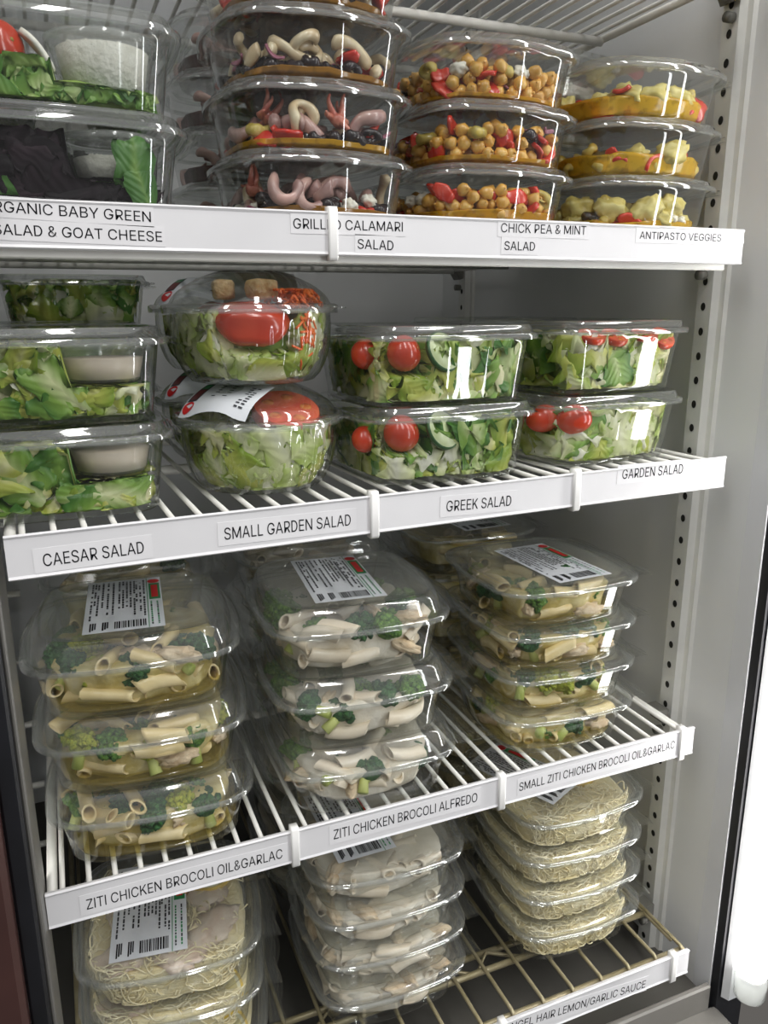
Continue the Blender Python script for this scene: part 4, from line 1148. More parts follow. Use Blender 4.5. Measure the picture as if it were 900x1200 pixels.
def shelf(n, zs, mw, x0, x1, depth, mat, rad, pitch, label, segs, strip, labels, ties, brass=False):
    """wire shelf: grid, rails, price channel segments, paper labels, cable ties (local: x along the front, y into the fridge)"""
    e = empty('wire_shelf', label, 'shelf', mw)
    w = MB()
    x = x0 + .012
    while x < x1 - .004:
        if brass:
            w.tube([(x, -.0165, -.015), (x, -.0155, -.006), (x, -.0105, -rad), (x, .03, -rad), (x, depth, -rad)], rad, mat, 8)
        else:
            w.tube([(x, .004, -rad), (x, depth * .5, -rad), (x, depth, -rad)], rad, mat, 8)
        x += pitch
    w.build('wire_grid', e)
    r = MB()
    if brass:
        for yy, zz in ((-.0105, -.0085), (.050, -.0072), (.085, -.0215)):
            r.tube([(x0, yy, zz), (x1, yy, zz)], .0036, mat, 10)
        xx = x0; k = 0; path = []
        while xx < x1:
            path.append((xx, .050 if k % 2 else .085, -.0095 if k % 2 else -.0215)); xx += .032; k += 1
        r.tube(path, .0026, mat, 8)
        for yy in (.30, .54): r.tube([(x0, yy, -.010), (x1, yy, -.010)], .0036, mat, 10)
    else:
        r.tube([(x0 + .004, .010, -.012), (x1 - .012, .010, -.012)], .0042, mat, 10)
        if n == 1: r.bbox((x0 + .006, .0042, -.0325), (x1 - .02, .0065, -.0240), mat, .001)
        for yy in (.24, .42, depth): r.tube([(x0 + .006, yy, -.009), (x1 - .006, yy, -.009)], .0048, mat, 10)
    r.build('cross_rails', e)
    for sx in (x0 + .004, x1 - .004):
        s = MB().tube([(sx, .004, -.006), (sx, depth, -.006)], .0042 if not brass else .0034, mat, 10)
        s.build('side_rail', e)
    z1, z0 = strip
    for k, (a, b) in enumerate(segs):
        c = MB()
        # ticket channel: flat face with a rolled top and bottom lip
        o = np.array([(.004, z1 - zs - .001), (.0005, z1 - zs), (-.001, z1 - zs - .0012), (.0, z1 - zs - .003), (.0, z0 - zs + .003), (-.001, z0 - zs + .0012), (.0005, z0 - zs), (.004, z0 - zs + .001)])
        c.loft([np.column_stack([np.full(len(o), xx), o]) for xx in (a, b)], CHAN); c.flat = set(range(len(c.f)))
        ch = c.build('price_channel', e)
        for (s, lx, lz, rx, rz, cap, pad) in labels:
            if not (a <= (lx + rx) / 2 < b): continue
            m = MB()
            ang = math.atan2(rz - lz, rx - lx); W = math.hypot(rx - lx, rz - lz)
            v, f = text_geom(s, W, cap)
            px0, px1, pz0, pz1 = -pad, W + pad, -cap * .5, cap * 1.48
            ca, sa = math.cos(ang), math.sin(ang)
            def tr(p, dy):
                p = np.asarray(p, float)
                return np.column_stack([lx + p[:, 0] * ca - p[:, 2] * sa, np.full(len(p), dy), lz - zs + p[:, 0] * sa + p[:, 2] * ca])
            q = np.array([(px0, 0, pz0), (px1, 0, pz0), (px1, 0, pz1), (px0, 0, pz1)])
            m.add(np.concatenate([tr(q, -.0003), tr(q, -.00005)]), [(0, 1, 2, 3), (0, 4, 5, 1), (1, 5, 6, 2), (2, 6, 7, 3), (3, 7, 4, 0)], PAPER, flat=True)
            m.add(tr(v, -.00045), f, INK, flat=True)
            m.build('paper_label', ch, label=f'white paper label reading {s}')
    for tx in ties:
        m = MB()
        o = np.array([(.006, z1 - zs + .0035), (-.0015, z1 - zs + .0035), (-.0032, z1 - zs + .001), (-.0032, z0 - zs - .001), (-.0015, z0 - zs - .0035), (.006, z0 - zs - .0035)])
        m.loft([np.column_stack([np.full(len(o), xx), o * np.array([1, 1])]) for xx in (tx - .0035, tx - .0022, tx + .0022, tx + .0035)], TIE)
        m.build('cable_tie', e, label='white nylon tie around the price channel')
    # peg brackets that hook the shelf to the pilasters on the right
    for yy in (.066, .60):
        if yy > depth + .06: continue
        m = MB()
        m.add([(x1 - .004, yy - .012, -.004), (x1 + .014, yy - .012, -.004), (x1 + .014, yy - .012, -.020), (x1 + .008, yy - .012, -.022),
               (x1 - .004, yy + .010, -.004), (x1 + .014, yy + .010, -.004), (x1 + .014, yy + .010, -.020), (x1 + .008, yy + .010, -.022)],
              [(0, 1, 2, 3), (7, 6, 5, 4), (0, 4, 5, 1), (1, 5, 6, 2), (2, 6, 7, 3), (3, 7, 4, 0)], BRACKET, flat=True)
        m.tube([(x1 + .0135, yy - .002, -.034), (x1 + .0045, yy - .002, -.034)], .0048, BRACKET, 12)
        m.build('peg_bracket', e)
    return e


def at(z): return Matrix.Translation((0, 0, z))


D = .585
shelf(0, .300, at(.300), .0, .662, D, WIREW, .0022, .0205, 'white wire shelf above the calamari tubs, seen from below', [(.0, .66)], (.304, .262), [], [])
shelf(1, SH[1], at(SH[1]), -.03, .657, D, WIREW, .0022, .0205, 'white wire shelf carrying calamari, chick pea and antipasto tubs',
      [(-.03, .2458), (.2458, .640), (.6405, .652)], (.0691, .0376),
      [('ORGANIC BABY GREEN', .011, .0604, .115, .0571, .0066, .002), ('SALAD & GOAT CHEESE', .0165, .0464, .1215, .0445, .0066, .002),
       ('GRILLED CALAMARI', .2157, .0562, .3032, .0566, .0070, .002), ('SALAD', .2657, .0433, .2953, .0427, .0070, .002),
       ('CHICK PEA & MINT', .3904, .0588, .4738, .0592, .0070, .003), ('SALAD', .3941, .0452, .4235, .0452, .0068, .003),
       ('ANTIPASTO VEGGIES', .5307, .0575, .6242, .0577, .0062, .004)], (.2458,))
s2 = Matrix.Translation((.66, 0, SH[2])) @ Matrix.Rotation(math.asin(.0424), 4, 'Z') @ Matrix.Translation((-.66, 0, 0))
shelf(2, SH[2], s2, 0, .657, D, WIREW, .0022, .0205, 'white wire shelf carrying the green salad tubs and bowls',
      [(.0005, .2705), (.271, .4729), (.4734, .6595)], (-.1460, -.1782),
      [('CAESAR SALAD', .0231, -.1703, .0898, -.1697, .0088, .006), ('SMALL GARDEN SALAD', .1481, -.1675, .2501, -.1685, .0092, .005),
       ('GREEK SALAD', .3375, -.1672, .4027, -.1690, .0092, .006), ('GARDEN SALAD', .5261, -.1570, .602, -.1582, .0092, .006)], (.2705, .4729))
s3 = at(SH[3])
shelf(3, SH[3], s3, -.004, .655, D, WIREW, .0022, .0205, 'white wire shelf carrying the three stacks of ziti tubs',
      [(-.0045, .1995), (.200, .4109), (.4114, .6555)], (-.4478, -.4808),
      [('ZITI CHICKEN BROCOLI OIL&GARLAC', .0247, -.4712, .1877, -.4722, .0096, .005), ('ZITI CHICKEN BROCOLI ALFREDO', .2358, -.4675, .3839, -.4680, .0100, .004),
       ('SMALL ZITI CHICKEN BROCOLI OIL&GARLAC', .4316, -.4692, .6289, -.4675, .0094, .002)], (.1995, .4109, .6383))
s4 = Matrix.Translation((0, -.012, SH[4]))
shelf(4, SH[4], s4, -.004, .650, D, BRASS, .0022, .0375, 'brass coloured wire bottom shelf carrying pasta tubs',
      [(.392, .6475)], (-.7105, -.7425), [('ANGEL HAIR LEMON/GARLIC SAUCE', .404, -.7238, .5863, -.7385, .0098, .003)], (.402, .6247), brass=True)
for o in bpy.data.objects:
    if o.name.startswith('price_channel') and o.parent and o.parent.get('label', '').startswith('brass'):
        o.location.y = -.0225
    if o.name.startswith('cable_tie') and o.parent and o.parent.get('label', '').startswith('brass'):
        o.location.y = -.0225

# ------------------------------------------------------------------ stacks
ORD = {1: ['only'], 2: ['bottom', 'top'], 3: ['bottom', 'middle', 'top'], 4: ['bottom', 'second lowest', 'second highest', 'top'], 5: ['bottom', 'second lowest', 'middle', 'second highest', 'top']}


def stack(kind, x, y, z, rot, n, look, where, group, sticker_top=None, drift=(0, 0), sticker_all=None, **ov):
    tubs = []
    pitch = ov.get('pitch', KINDS[kind]['pitch'])
    for i in range(n):
        pos = ORD[n][i]
        lab = f'clear {look}, {pos} of {where}' if n > 1 else f'clear {look}, {where}'
        ph = f'the {pos} tub of {where}' if n > 1 else f'the tub {where}'
        if kind == 'bowl': ph = ph.replace(' tub ', ' bowl ')
        st = sticker_top if i == n - 1 else sticker_all
        tubs.append(place_tub(kind, x + drift[0] * i, y + drift[1] * i, z + pitch * i + .0004, rot + R.uniform(-1.2, 1.2), lab, ph, group, st, **ov))
    return tubs


def oil_slab(t, mat, top, txt, name='oil_dressing', seed=0, amp=.0022):
    m = filler(t, mat, top, .0014, amp, seed, 40)
    link(name, m.mesh(name), None, f'{txt} in {t.phrase}', 'dressing', None, 'stuff', t.mw)


def fill_ziti(tubs, base, kd, dense, nb, budget, fill_mat, seed, individual=True):
    for i, t in enumerate(tubs):
        top = i == len(tubs) - 1
        ex = filler(t, fill_mat, t.fz * .84, .012, .006, seed + i)
        n_, cap_ = nb[i]
        jobs = [('penne', dense, cap_), ('chunk', 3, cap_ + .1), ('floret', n_), ('penne', 16), ('chunk', 2), ('floret', 5)]
        pl = pack(t, jobs, seed + i * 3, t.fz + (.004 if t.kind == 'large' else .002), .66, 40, .28, front=.74)
        if fill_mat is OILSAUCE: oil_slab(t, PASTAOIL, .0075, 'yellow olive oil pooled', 'olive_oil', seed + i, .002)
        serve(t, pl, {'penne': base, 'chunk': 'chunk', 'floret': kd}, seed + i, budget, 'ziti_pasta', 'mass of sauced ziti pasta', 'pasta', ex, individual)


# --- shelf 3: ziti with broccoli
oil = stack('large', .092, .092, SH[3], -6, 3, 'hinged tub of oily broccoli ziti', 'the left ziti stack', 'oil and garlic ziti tubs at the left',
            (.064, .126, -.006, .004, 0, .0665, 0), (-.003, 0))
fill_ziti(oil, 'penne', {'floret': 3, 'floretd': 3, 'florety': 3}, 46, [(15, .50), (16, .44), (16, .48)], 44, OILSAUCE, 100)
alf = stack('large', .287, .083, SH[3], -4, 3, 'hinged tub of creamy broccoli ziti', 'the middle ziti stack', 'alfredo ziti tubs in the middle',
            (.066, .124, -.006, .003, -2, .0665, 0), (-.004, .001))
fill_ziti(alf, 'pennec', {'floret': 3, 'floretd': 2}, 46, [(13, .52), (13, .50), (15, .48)], 36, CREAM, 200)
sml = stack('small', .512, .096, SH[3], -2, 4, 'shallow hinged tub of broccoli ziti', 'the right ziti stack', 'small ziti tubs at the right',
            (.066, .120, .012, -.006, 4, .0462, 0), (-.002, .0))
fill_ziti(sml, 'penne', {'floret': 2, 'floretd': 3, 'florety': 2}, 32, [(15, .42), (14, .44), (14, .44), (15, .42)], 30, OILSAUCE, 300)

# --- bottom shelf
STR = {}


def hair_mb(t, seed, n=330):
    r = random.Random(seed); m = MB()
    filler(t, HAIRBED, t.fz * .86, .0045, .003, seed, 80, m)
    hx, hy = t.half(t.fz * .6, 0)
    for k in range(n):
        side = r.random()
        # nests: loops of strands near the front, the left and the top
        if side < .45: c = np.array([r.uniform(-hx, hx), -hy + r.uniform(.002, .012), r.uniform(.006, t.fz * .85)]); ax = (0, 2)
        elif side < .65: c = np.array([-hx + r.uniform(.002, .012), r.uniform(-hy, hy), r.uniform(.006, t.fz * .85)]); ax = (1, 2)
        else: c = np.array([r.uniform(-hx, hx) * .9, r.uniform(-hy, hy) * .9, t.fz * r.uniform(.82, 1.0)]); ax = (0, 1)
        a = r.uniform(0, 6.28); rad = r.uniform(.008, .022); span = r.uniform(2, 5); ecc = r.uniform(.4, 1); tl = r.uniform(0, 6.28)
        P = []
        for i in range(16):
            s = a + span * i / 15; u = rad * math.cos(s); v = rad * ecc * math.sin(s)
            p = c.copy(); p[ax[0]] += u * math.cos(tl) - v * math.sin(tl); p[ax[1]] += u * math.sin(tl) + v * math.cos(tl)
            o = [q for q in (0, 1, 2) if q not in ax][0]; p[o] += .003 * math.sin(3 * s + k)
            P.append(p)
        P = t.clamp(P, .0024 + .0004 * (k % 8), .0055, t.fz + .002)
        m.tube(P, .0008, HAIR, 4, False)
    return m


hair = stack('small', .535, .084, SH[4], 0, 4, 'hinged tub of angel hair pasta', 'the angel hair stack', 'angel hair pasta tubs at the right',
             (.064, .118, -.028, .012, 24, .0462, 0), (-.001, .002))
HM = [hair_mb(hair[0], 5).mesh('angel_hair_pasta'), hair_mb(hair[0], 8).mesh('angel_hair_pasta')]
for i, t in enumerate(hair):
    link('angel_hair_pasta', HM[i % 2], None, f'tangled pale angel hair pasta in {t.phrase}', 'pasta', None, 'stuff', t.mw)
ri, fl = lemon_mb(.022, .005)
single('lemon_slice', 'lemon', f'yellow lemon slice on the pasta in {hair[3].phrase}', [('rind', ri), ('flesh', fl)],
       hair[3].mw @ Matrix.Translation((.030, -.010, .0425)) @ Matrix.Rotation(.15, 4, 'X'))
lem = stack('small', .098, .090, SH[4], -8, 3, 'hinged tub of lemon chicken over angel hair', 'the lemon chicken stack', 'lemon chicken tubs at the left',
            (.068, .125, -.018, .0, -1, .0502, 0), (-.001, .001), pitch=.0495, fz=.046)
HL = hair_mb(lem[0], 15).mesh('angel_hair_pasta')
for i, t in enumerate(lem):
    link('angel_hair_pasta', HL, None, f'tangled pale angel hair pasta in {t.phrase}', 'pasta', None, 'stuff', t.mw)
    ri, fl = lemon_mb(.024, .006)
    single('lemon_slice', 'lemon', f'yellow lemon slice lying on the chicken in {t.phrase}', [('rind', ri), ('flesh', fl)],
           t.mw @ Matrix.Translation((.040, .034 if i == 2 else -.052, .0475 if i == 2 else .036)) @ (Matrix.Rotation(.08, 4, 'X') if i == 2 else Matrix.Rotation(1.1, 4, 'X')))
    for k in range(6 if i == 2 else 2):
        single('chicken_piece', 'chicken', f'pale pink chicken slice on top of {t.phrase}', [('', chunk_mb(60 + k + i * 7, PINKCH, (.030, .019, .0045)))],
               t.mw @ Matrix.Translation(((-.036, -.038, .002, -.004, .038, .034)[k], (-.045, .022, -.052, .048, -.034, .020)[k], .0425 + .0006 * (k % 2))) @ Matrix.Rotation(.4 + k * .9, 4, 'Z'), f'chicken slices on top of {t.phrase}')
    if i == 2:
        single('browned_chicken_piece', 'chicken', f'dark browned chicken piece beside the lemon in {t.phrase}', [('', chunk_mb(77, BROWNED, (.010, .022, .008)))],
               t.mw @ Matrix.Translation((.012, .030, .0480)))
mid = stack('small', .308, .086, SH[4], -2, 4, 'hinged tub of pale creamy pasta', 'the bottom-shelf creamy stack', 'creamy pasta tubs in the middle',
            (.062, .118, -.022, .006, 3, .0462, 0), (-.001, .001))
MIDM = None
for i, t in enumerate(mid):
    ex = filler(t, CREAM, t.fz * .86, .010, .006, 400 + i, 90)
    pl = pack(t, [('penne', 36), ('chunk', 8), ('penne', 18)], 410 + i, t.fz + .002, .66, 26, .35, front=.7)
    serve(t, pl, {'penne': 'pennec', 'chunk': 'chunk'}, 420 + i, 24, 'creamy_ziti_pasta', 'mass of cream coated pasta', 'pasta', ex)

# --- shelf 2: salads


def bowl_sticker(seed, off):
    """small sticker draped from the flat top of a dome: u outward and down, v sideways"""
    r = random.Random(seed + 5); m = MB()
    def P(u, v, w=0.):
        rr = .022 + u
        ra = math.hypot(rr, v * .6)
        q = max(0., .0655 - .002 - ra)
        t = min(1., (-.004 + math.sqrt(.000016 + .136 * q)) / .068)
        h = .0632 + .0255 * t + .0004 + .0016 * (1 + math.sin(v * 75 + 1)) * min(1, max(0, ra - .04) / .015) + w
        return (v, -rr, h)
    def quad(u0, u1, v0, v1, mat, w):
        nu = max(1, int((u1 - u0) / .006)); nv = max(1, int((v1 - v0) / .006))
        V = [P(u0 + (u1 - u0) * a / nu, v0 + (v1 - v0) * b / nv, w) for a in range(nu + 1) for b in range(nv + 1)]
        m.add(V, [(a * (nv + 1) + b, (a + 1) * (nv + 1) + b, (a + 1) * (nv + 1) + b + 1, a * (nv + 1) + b + 1) for a in range(nu) for b in range(nv)], mat)
    quad(0, .040, -.034, .034, STICK, 0)
    w = .0003
    quad(.004, .030, -.0325, -.0225, INKG, w); quad(.006, .013, -.031, -.024, GREEN, w * 1.5); quad(.014, .028, -.031, -.024, pmat('sticker_maroon', '#5a1c1c', '#6a2424', 60), w * 1.5)
    a = np.linspace(0, 2 * math.pi, 14, endpoint=False)
    m.add([P(.0345 + .0042 * math.sin(t), -.0275 + .0055 * math.cos(t), w) for t in a], [tuple(range(14))], RED)
    for v0 in (-.012, .000, .018, .023):
        for k in range(6 if v0 < .01 else 9):
            if r.random() < .8: quad(.008 + .0032 * k, .008 + .0032 * k + .0013, v0 + r.uniform(0, .001), v0 + (.0045 if v0 < .01 else .004), INKG, w)
    return m


def leafstuff(t, mb, txt, name='torn_lettuce', cat='lettuce'):
    me = mb.mesh(name)
    link(name, me, None, f'{txt} in {t.phrase}', cat, None, 'stuff', t.mw)
    return me


def cup(t, x, y, z, rad, h, inner, inlabel, iname, level, lidded=True):
    """small ribbed portion cup with its contents"""
    mw = t.mw @ Matrix.Translation((x, y, z))
    e = empty('portion_cup', f'small frosted plastic portion cup in {t.phrase}', 'cup', mw)
    n = 48; a = np.linspace(0, 2 * math.pi, n, endpoint=False)
    def rg(r_, zz, fl=0): 
        q = r_ + fl * np.cos(a * 24)
        return np.column_stack([q * np.cos(a), q * np.sin(a), np.full(n, zz)])
    b = MB(); b.loft([rg(rad * .72, .0005), rg(rad * .78, .0), rg(rad * .80, .002), rg(rad * .93, h * .80), rg(rad * .95, h * .84, .0006), rg(rad * .97, h * .95, .0006), rg(rad * 1.03, h)], CUP, True, False)
    b.build('cup_body', e)
    l = MB(); l.loft([rg(rad * 1.05, h - .003), rg(rad * 1.06, h + .001), rg(rad * .98, h + .0018), rg(rad * .94, h + .0002)], CUP, False, True)
    l.build('cup_lid', e)
    c = MB()
    if iname != 'dressing': c.loft([rg(rad * .66, .002), rg(rad * .72, .003), rg(rad * (.72 + .14 * level), h * level * .92), rg(rad * .3, h * level)], inner)
    if iname == 'dressing':
        c.loft([rg(rad * .70, .0015), rg(rad * .765, .002), rg(rad * (.79 + .14 * level), h * level), rg(rad * .3, h * level + .0003)], inner)
    else:
        for k in range(420):
            r = random.Random(k + int(rad * 1e5)); q = rad * .70 * r.random() ** .3; an = r.uniform(0, 6.28)
            blob(c, (q * math.cos(an), q * math.sin(an), .006 + (h * level - .007) * r.random()), r.uniform(.0014, .0030), inner, 1, .5, 2, k)
    c.build(iname, None, label=f'{inlabel} in {t.phrase}', cat=iname.replace('_', ' '), mw=mw, kind='stuff' if iname != 'dressing' else None)


def leafsettings(t, mats, seed, **kw):
    ex = leaves(t, mats, seed, **kw)
    return ex


caes = stack('square', .0375, .084, SH[2], 1.5, 2, 'square tub of caesar salad', 'the front caesar stack', 'caesar salad tubs at the left')
for i, t in enumerate(caes):
    m = leaves(t, [ROMAINE, ROMDARK, ICEBERG], 500 + i, (.026, .05), 40, 14, 16, 20, .7, wts=(6, 3, 1), avoid=(.010, -.004, .027))
    filler(t, COREG, t.fz * .35, .024, .004, i, 60, m)
    leafstuff(t, m, 'chopped romaine lettuce', 'chopped_romaine')
    cup(t, .040, -.038, .0285, .033, .027, DRESS, 'beige caesar dressing', 'dressing', .62)
bow = stack('bowl', .2020, .074, SH[2], 8, 2, 'domed round bowl of small garden salad', 'the front bowl stack', 'small garden salad bowls', drift=(-.003, 0))
for i, t in enumerate(bow):
    m = leaves(t, [ICEBERG, ROMAINE], 520 + i, (.03, .05), 30, 18, 6, 18, 1., wts=(4, 2), top=.056, hole=(-.046, .016, .026, -.036) if i else None)
    filler(t, COREG, .046, .020, .004, i + 3, 60, m)
    leafstuff(t, m, 'pale shredded garden lettuce', 'garden_lettuce')
    if i:
        tw = MB(); v, f = ICO[3]
        q = v * np.array([.031, .030, .019]); q[:, 2] *= np.where(v[:, 2] > 0, .75, 1)
        k_ = 1 + .04 * np.cos(np.arctan2(v[:, 1], v[:, 0]) * 5)
        A = np.array(Matrix.Translation((-.013, -.036, .0500)) @ Matrix.Rotation(.25, 4, 'X'))
        q = q * k_[:, None] @ A[:3, :3].T + A[:3, 3]
        tw.add(t.clamp(q, .0036, .030, .074), f, TOMATO)
        single('tomato_half', 'tomato', f'smooth red tomato half in {t.phrase}', [('', tw)], t.mw)
    else:
        sk, fs = tomato_slice_mb(.029, .012, i)
        single('tomato_slice', 'tomato', f'large red tomato slice under the dome in {t.phrase}', [('skin', sk), ('flesh', fs)],
               t.mw @ Matrix.Translation((.014, -.026, .0635)) @ Matrix.Rotation(.5, 4, 'X'))
    if i:
        r = random.Random(7); c = MB()
        for k in range(150):
            p = np.array([.028 + r.gauss(0, .011), -.024 + r.gauss(0, .012), .068 + r.uniform(-.010, .012)])
            a_ = r.uniform(0, 6.28); P = [p + .012 * (u - .5) * np.array([math.cos(a_), math.sin(a_), .3 * r.uniform(-1, 1)]) + np.array([0, 0, .004 * math.sin(3 * u)]) for u in np.linspace(0, 1, 6)]
            c.tube(t.clamp(P, .0045, .0046, .074), .0011, CARROT, 5)
        for k in range(30):
            p = np.array([.030 + r.gauss(0, .007), -.060, .042 + r.gauss(0, .012)]); a_ = r.uniform(0, 6.28)
            P = [p + .010 * (u - .5) * np.array([math.cos(a_), 0, math.sin(a_)]) for u in np.linspace(0, 1, 5)]
            c.tube(t.clamp(P, .0030, .0046, .074), .0011, CARROT, 5)
        c.build('shredded_carrot', None, label=f'orange shredded carrot under the dome in {t.phrase}', cat='carrot', kind='stuff', mw=t.mw)
        for k in range(2):
            cr = MB(); v, f = ICO[3]
            q = np.sign(v) * np.abs(v) ** .45
            q = q * np.array([.012, .009, .008]) * (1 + .10 * np.array([noise.noise(Vector(p_) * 4 + Vector((k, 0, 0))) for p_ in v]))[:, None]
            cr.add(q, f, CROUTON)
            single('crouton', 'crouton', f'toasted bread crouton {"beside the carrot" if k == 0 else "behind the tomato slice"} in {t.phrase}', [('', cr)],
                   t.mw @ Matrix.Translation(((.000, -.026, .0745), (-.022, .002, .0745))[k]) @ Matrix.Rotation(.3 + k, 4, 'Z'))
    bowl_sticker(i, .0).build('price_sticker', t.root, label='drooping white price sticker with red and green emblem',
                 mw=Matrix.Rotation(math.radians(-58 if i == 0 else 150), 4, 'Z'))

grk = stack('square', .3605, .090, SH[2], 2, 2, 'square tub of greek salad', 'the greek salad stack', 'greek salad tubs in the middle', pitch=.0665)
gdn = stack('square', .5430, .104, SH[2], 5, 2, 'square tub of garden salad', 'the garden salad stack', 'garden salad tubs at the right')
for i, t in enumerate(grk):
    m = leaves(t, [ROMAINE, ROMDARK, ICEBERG], 540 + i, (.03, .06), 34, 20, 10, 16, 1.1, wts=(3, 4, 3), hole=(-.066, -.024, .027, -.050))
    filler(t, COREG, t.fz * .8, .024, .004, i + 5, 60, m)
    leafstuff(t, m, 'torn green and pale lettuce', 'torn_lettuce')
    for k, (px, pz, rad) in enumerate((((-.044, .045, .0155), (-.072, .044, .013)), ((-.047, .044, .0165), (-.074, .038, .012)))[1 - i] if True else ()):
        sk, sc = tomato_mb(rad, k + i)
        single('cherry_tomato', 'tomato', f'{"bigger" if k == 0 else "half hidden"} red cherry tomato in {t.phrase}', [('skin', sk), ('stem_scar', sc)],
               t.mw @ Matrix.Translation((px, -.0605 + (.018 if k else 0), pz)) @ Matrix.Rotation(1.0, 4, 'X') @ Matrix.Rotation(.8, 4, 'Y'))
    ck = MB(); n = 30; a = np.linspace(0, 2 * math.pi, n, endpoint=False)
    for r0, r1, mt in ((.0, .0165, CUKE), (.0165, .018, CUKESKIN)):
        rgn = lambda r_, zz: np.column_stack([r_ * np.cos(a), r_ * np.sin(a), np.full(n, zz)])
        if r0 == 0: ck.loft([rgn(.0165, -.0022), rgn(.0165, .0024)], mt)
        else: ck.loft([rgn(.0165, -.0022), rgn(r1, -.0018), rgn(r1, .0018), rgn(.0165, .0022)], mt, False, False)
    single('cucumber_slice', 'cucumber', f'round cucumber slice near the top in {t.phrase}', [('', ck)], t.mw @ Matrix.Translation((-.012, -.070, .046)) @ Matrix.Rotation(1.1, 4, 'X') @ Matrix.Rotation(.3, 4, 'Y'))
for i, t in enumerate(gdn):
    m = leaves(t, [ICEBERG, ROMAINE, ROMDARK], 560 + i, (.035, .065), 34, 22, 10, 14, 1.1, wts=(5, 3, 1))
    filler(t, COREG, t.fz * .8, .024, .004, i + 9, 60, m)
    leafstuff(t, m, 'torn pale iceberg lettuce', 'torn_lettuce')
    if i == 0:
        for k, (px, py) in enumerate(((-.052, -.066), (-.072, -.046))):
            sk, sc = tomato_mb(.0145 - .001 * k, k + 7)
            single('grape_tomato', 'tomato', f'{"front" if k == 0 else "rear"} red grape tomato in {t.phrase}', [('skin', sk), ('stem_scar', sc)],
                   t.mw @ Matrix.Translation((px, py, .045)) @ Matrix.Rotation(1.2, 4, 'X') @ Matrix.Rotation(1.0, 4, 'Y') @ Matrix.Diagonal((1, 1, 1.35, 1)))
    else:
        for k, (px, pz, rx) in enumerate(((-.040, .053, .4), (-.012, .052, .5), (.026, .053, .3), (.050, .050, .8))):
            sk, fs = tomato_slice_mb(.014, .006, k)
            single('tomato_slice', 'tomato', f'{("leftmost", "second", "third", "rightmost")[k]} tomato slice at the front of {t.phrase}', [('skin', sk), ('flesh', fs)],
                   t.mw @ Matrix.Translation((px, -.070, pz)) @ Matrix.Rotation(rx, 4, 'X'))

# --- shelf 1
org = stack('square', .060, .082, SH[1], 1, 2, 'square tub of organic baby greens', 'the baby greens stack', 'organic baby green salad tubs', pitch=.0605, fz=.0515)
t = org[0]
m = leaves(t, [PURPLE, SPINACH], 580, (.028, .05), 34, 16, 14, 16, .8, wts=(7, 1), avoid=(.004, .006, .020)); filler(t, COREP, t.fz * .3, .022, .004, 2, 60, m)
leafstuff(t, m, 'dark purple baby lettuce leaves', 'purple_lettuce')
for k, (px, pz, s) in enumerate(((.046, .030, .034), (.052, .012, .030), (-.062, .018, .03))):
    lv, f, uv = leaf_geom(random.Random(k + 3), s, 1.2, .35, .3)
    A = np.array(Matrix.Translation((px, -.074, pz)) @ Matrix.Rotation(math.pi / 2, 4, 'X') @ Matrix.Rotation(.4 * k, 4, 'Z'))
    mm = MB(); mm.add(t.clamp(lv @ A[:3, :3].T + A[:3, 3], .0008 + .0005 * k, .003, .05), f, SPINACH, uv=uv, tone=.6)
    sd = single('spinach_leaf', 'leaf', f'{("upper right", "lower right", "left")[k]} spinach leaf at the front of {t.phrase}', [('', mm)], t.mw)
cup(t, .037, -.035, .0205, .034, .029, GOAT, 'lumpy white goat cheese', 'goat_cheese', .6)
t = org[1]
m = leaves(t, [ARUGULA, SPINACH], 584, (.016, .034), 60, 20, 24, 20, 1.2, wts=(3, 1), top=.027, avoid=(.000, .010, .0165)); filler(t, COREG, .02, .016, .003, 4, 60, m)
leafstuff(t, m, 'bright green arugula and baby leaves', 'baby_greens')
cup(t, .036, -.034, .0165, .036, .034, GOAT, 'crumbled white goat cheese', 'goat_cheese', .93)
for k, (px, py, rad) in enumerate(((-.030, -.058, .0165), (-.062, -.060, .014))):
    sk, sc = tomato_mb(rad, k + 20)
    single('cherry_tomato', 'tomato', f'{"large" if k == 0 else "leftmost"} red cherry tomato in {t.phrase}', [('skin', sk), ('stem_scar', sc)],
           t.mw @ Matrix.Translation((px, py, .036)) @ Matrix.Rotation(1.3, 4, 'X') @ Matrix.Rotation(.7, 4, 'Y'))
pr = MB(); lv, f, uv = leaf_geom(random.Random(91), .022, 1.6, .2, .6); pr.add(lv, f, FETA)
pr = strip_mb(3, FETA, .028, .012, .004, .3)
single('pear_slice', 'pear', f'pale pear slice between tomato and cup in {t.phrase}', [('', pr)], t.mw @ Matrix.Translation((-.006, -.064, .036)) @ Matrix.Rotation(.9, 4, 'Y'))


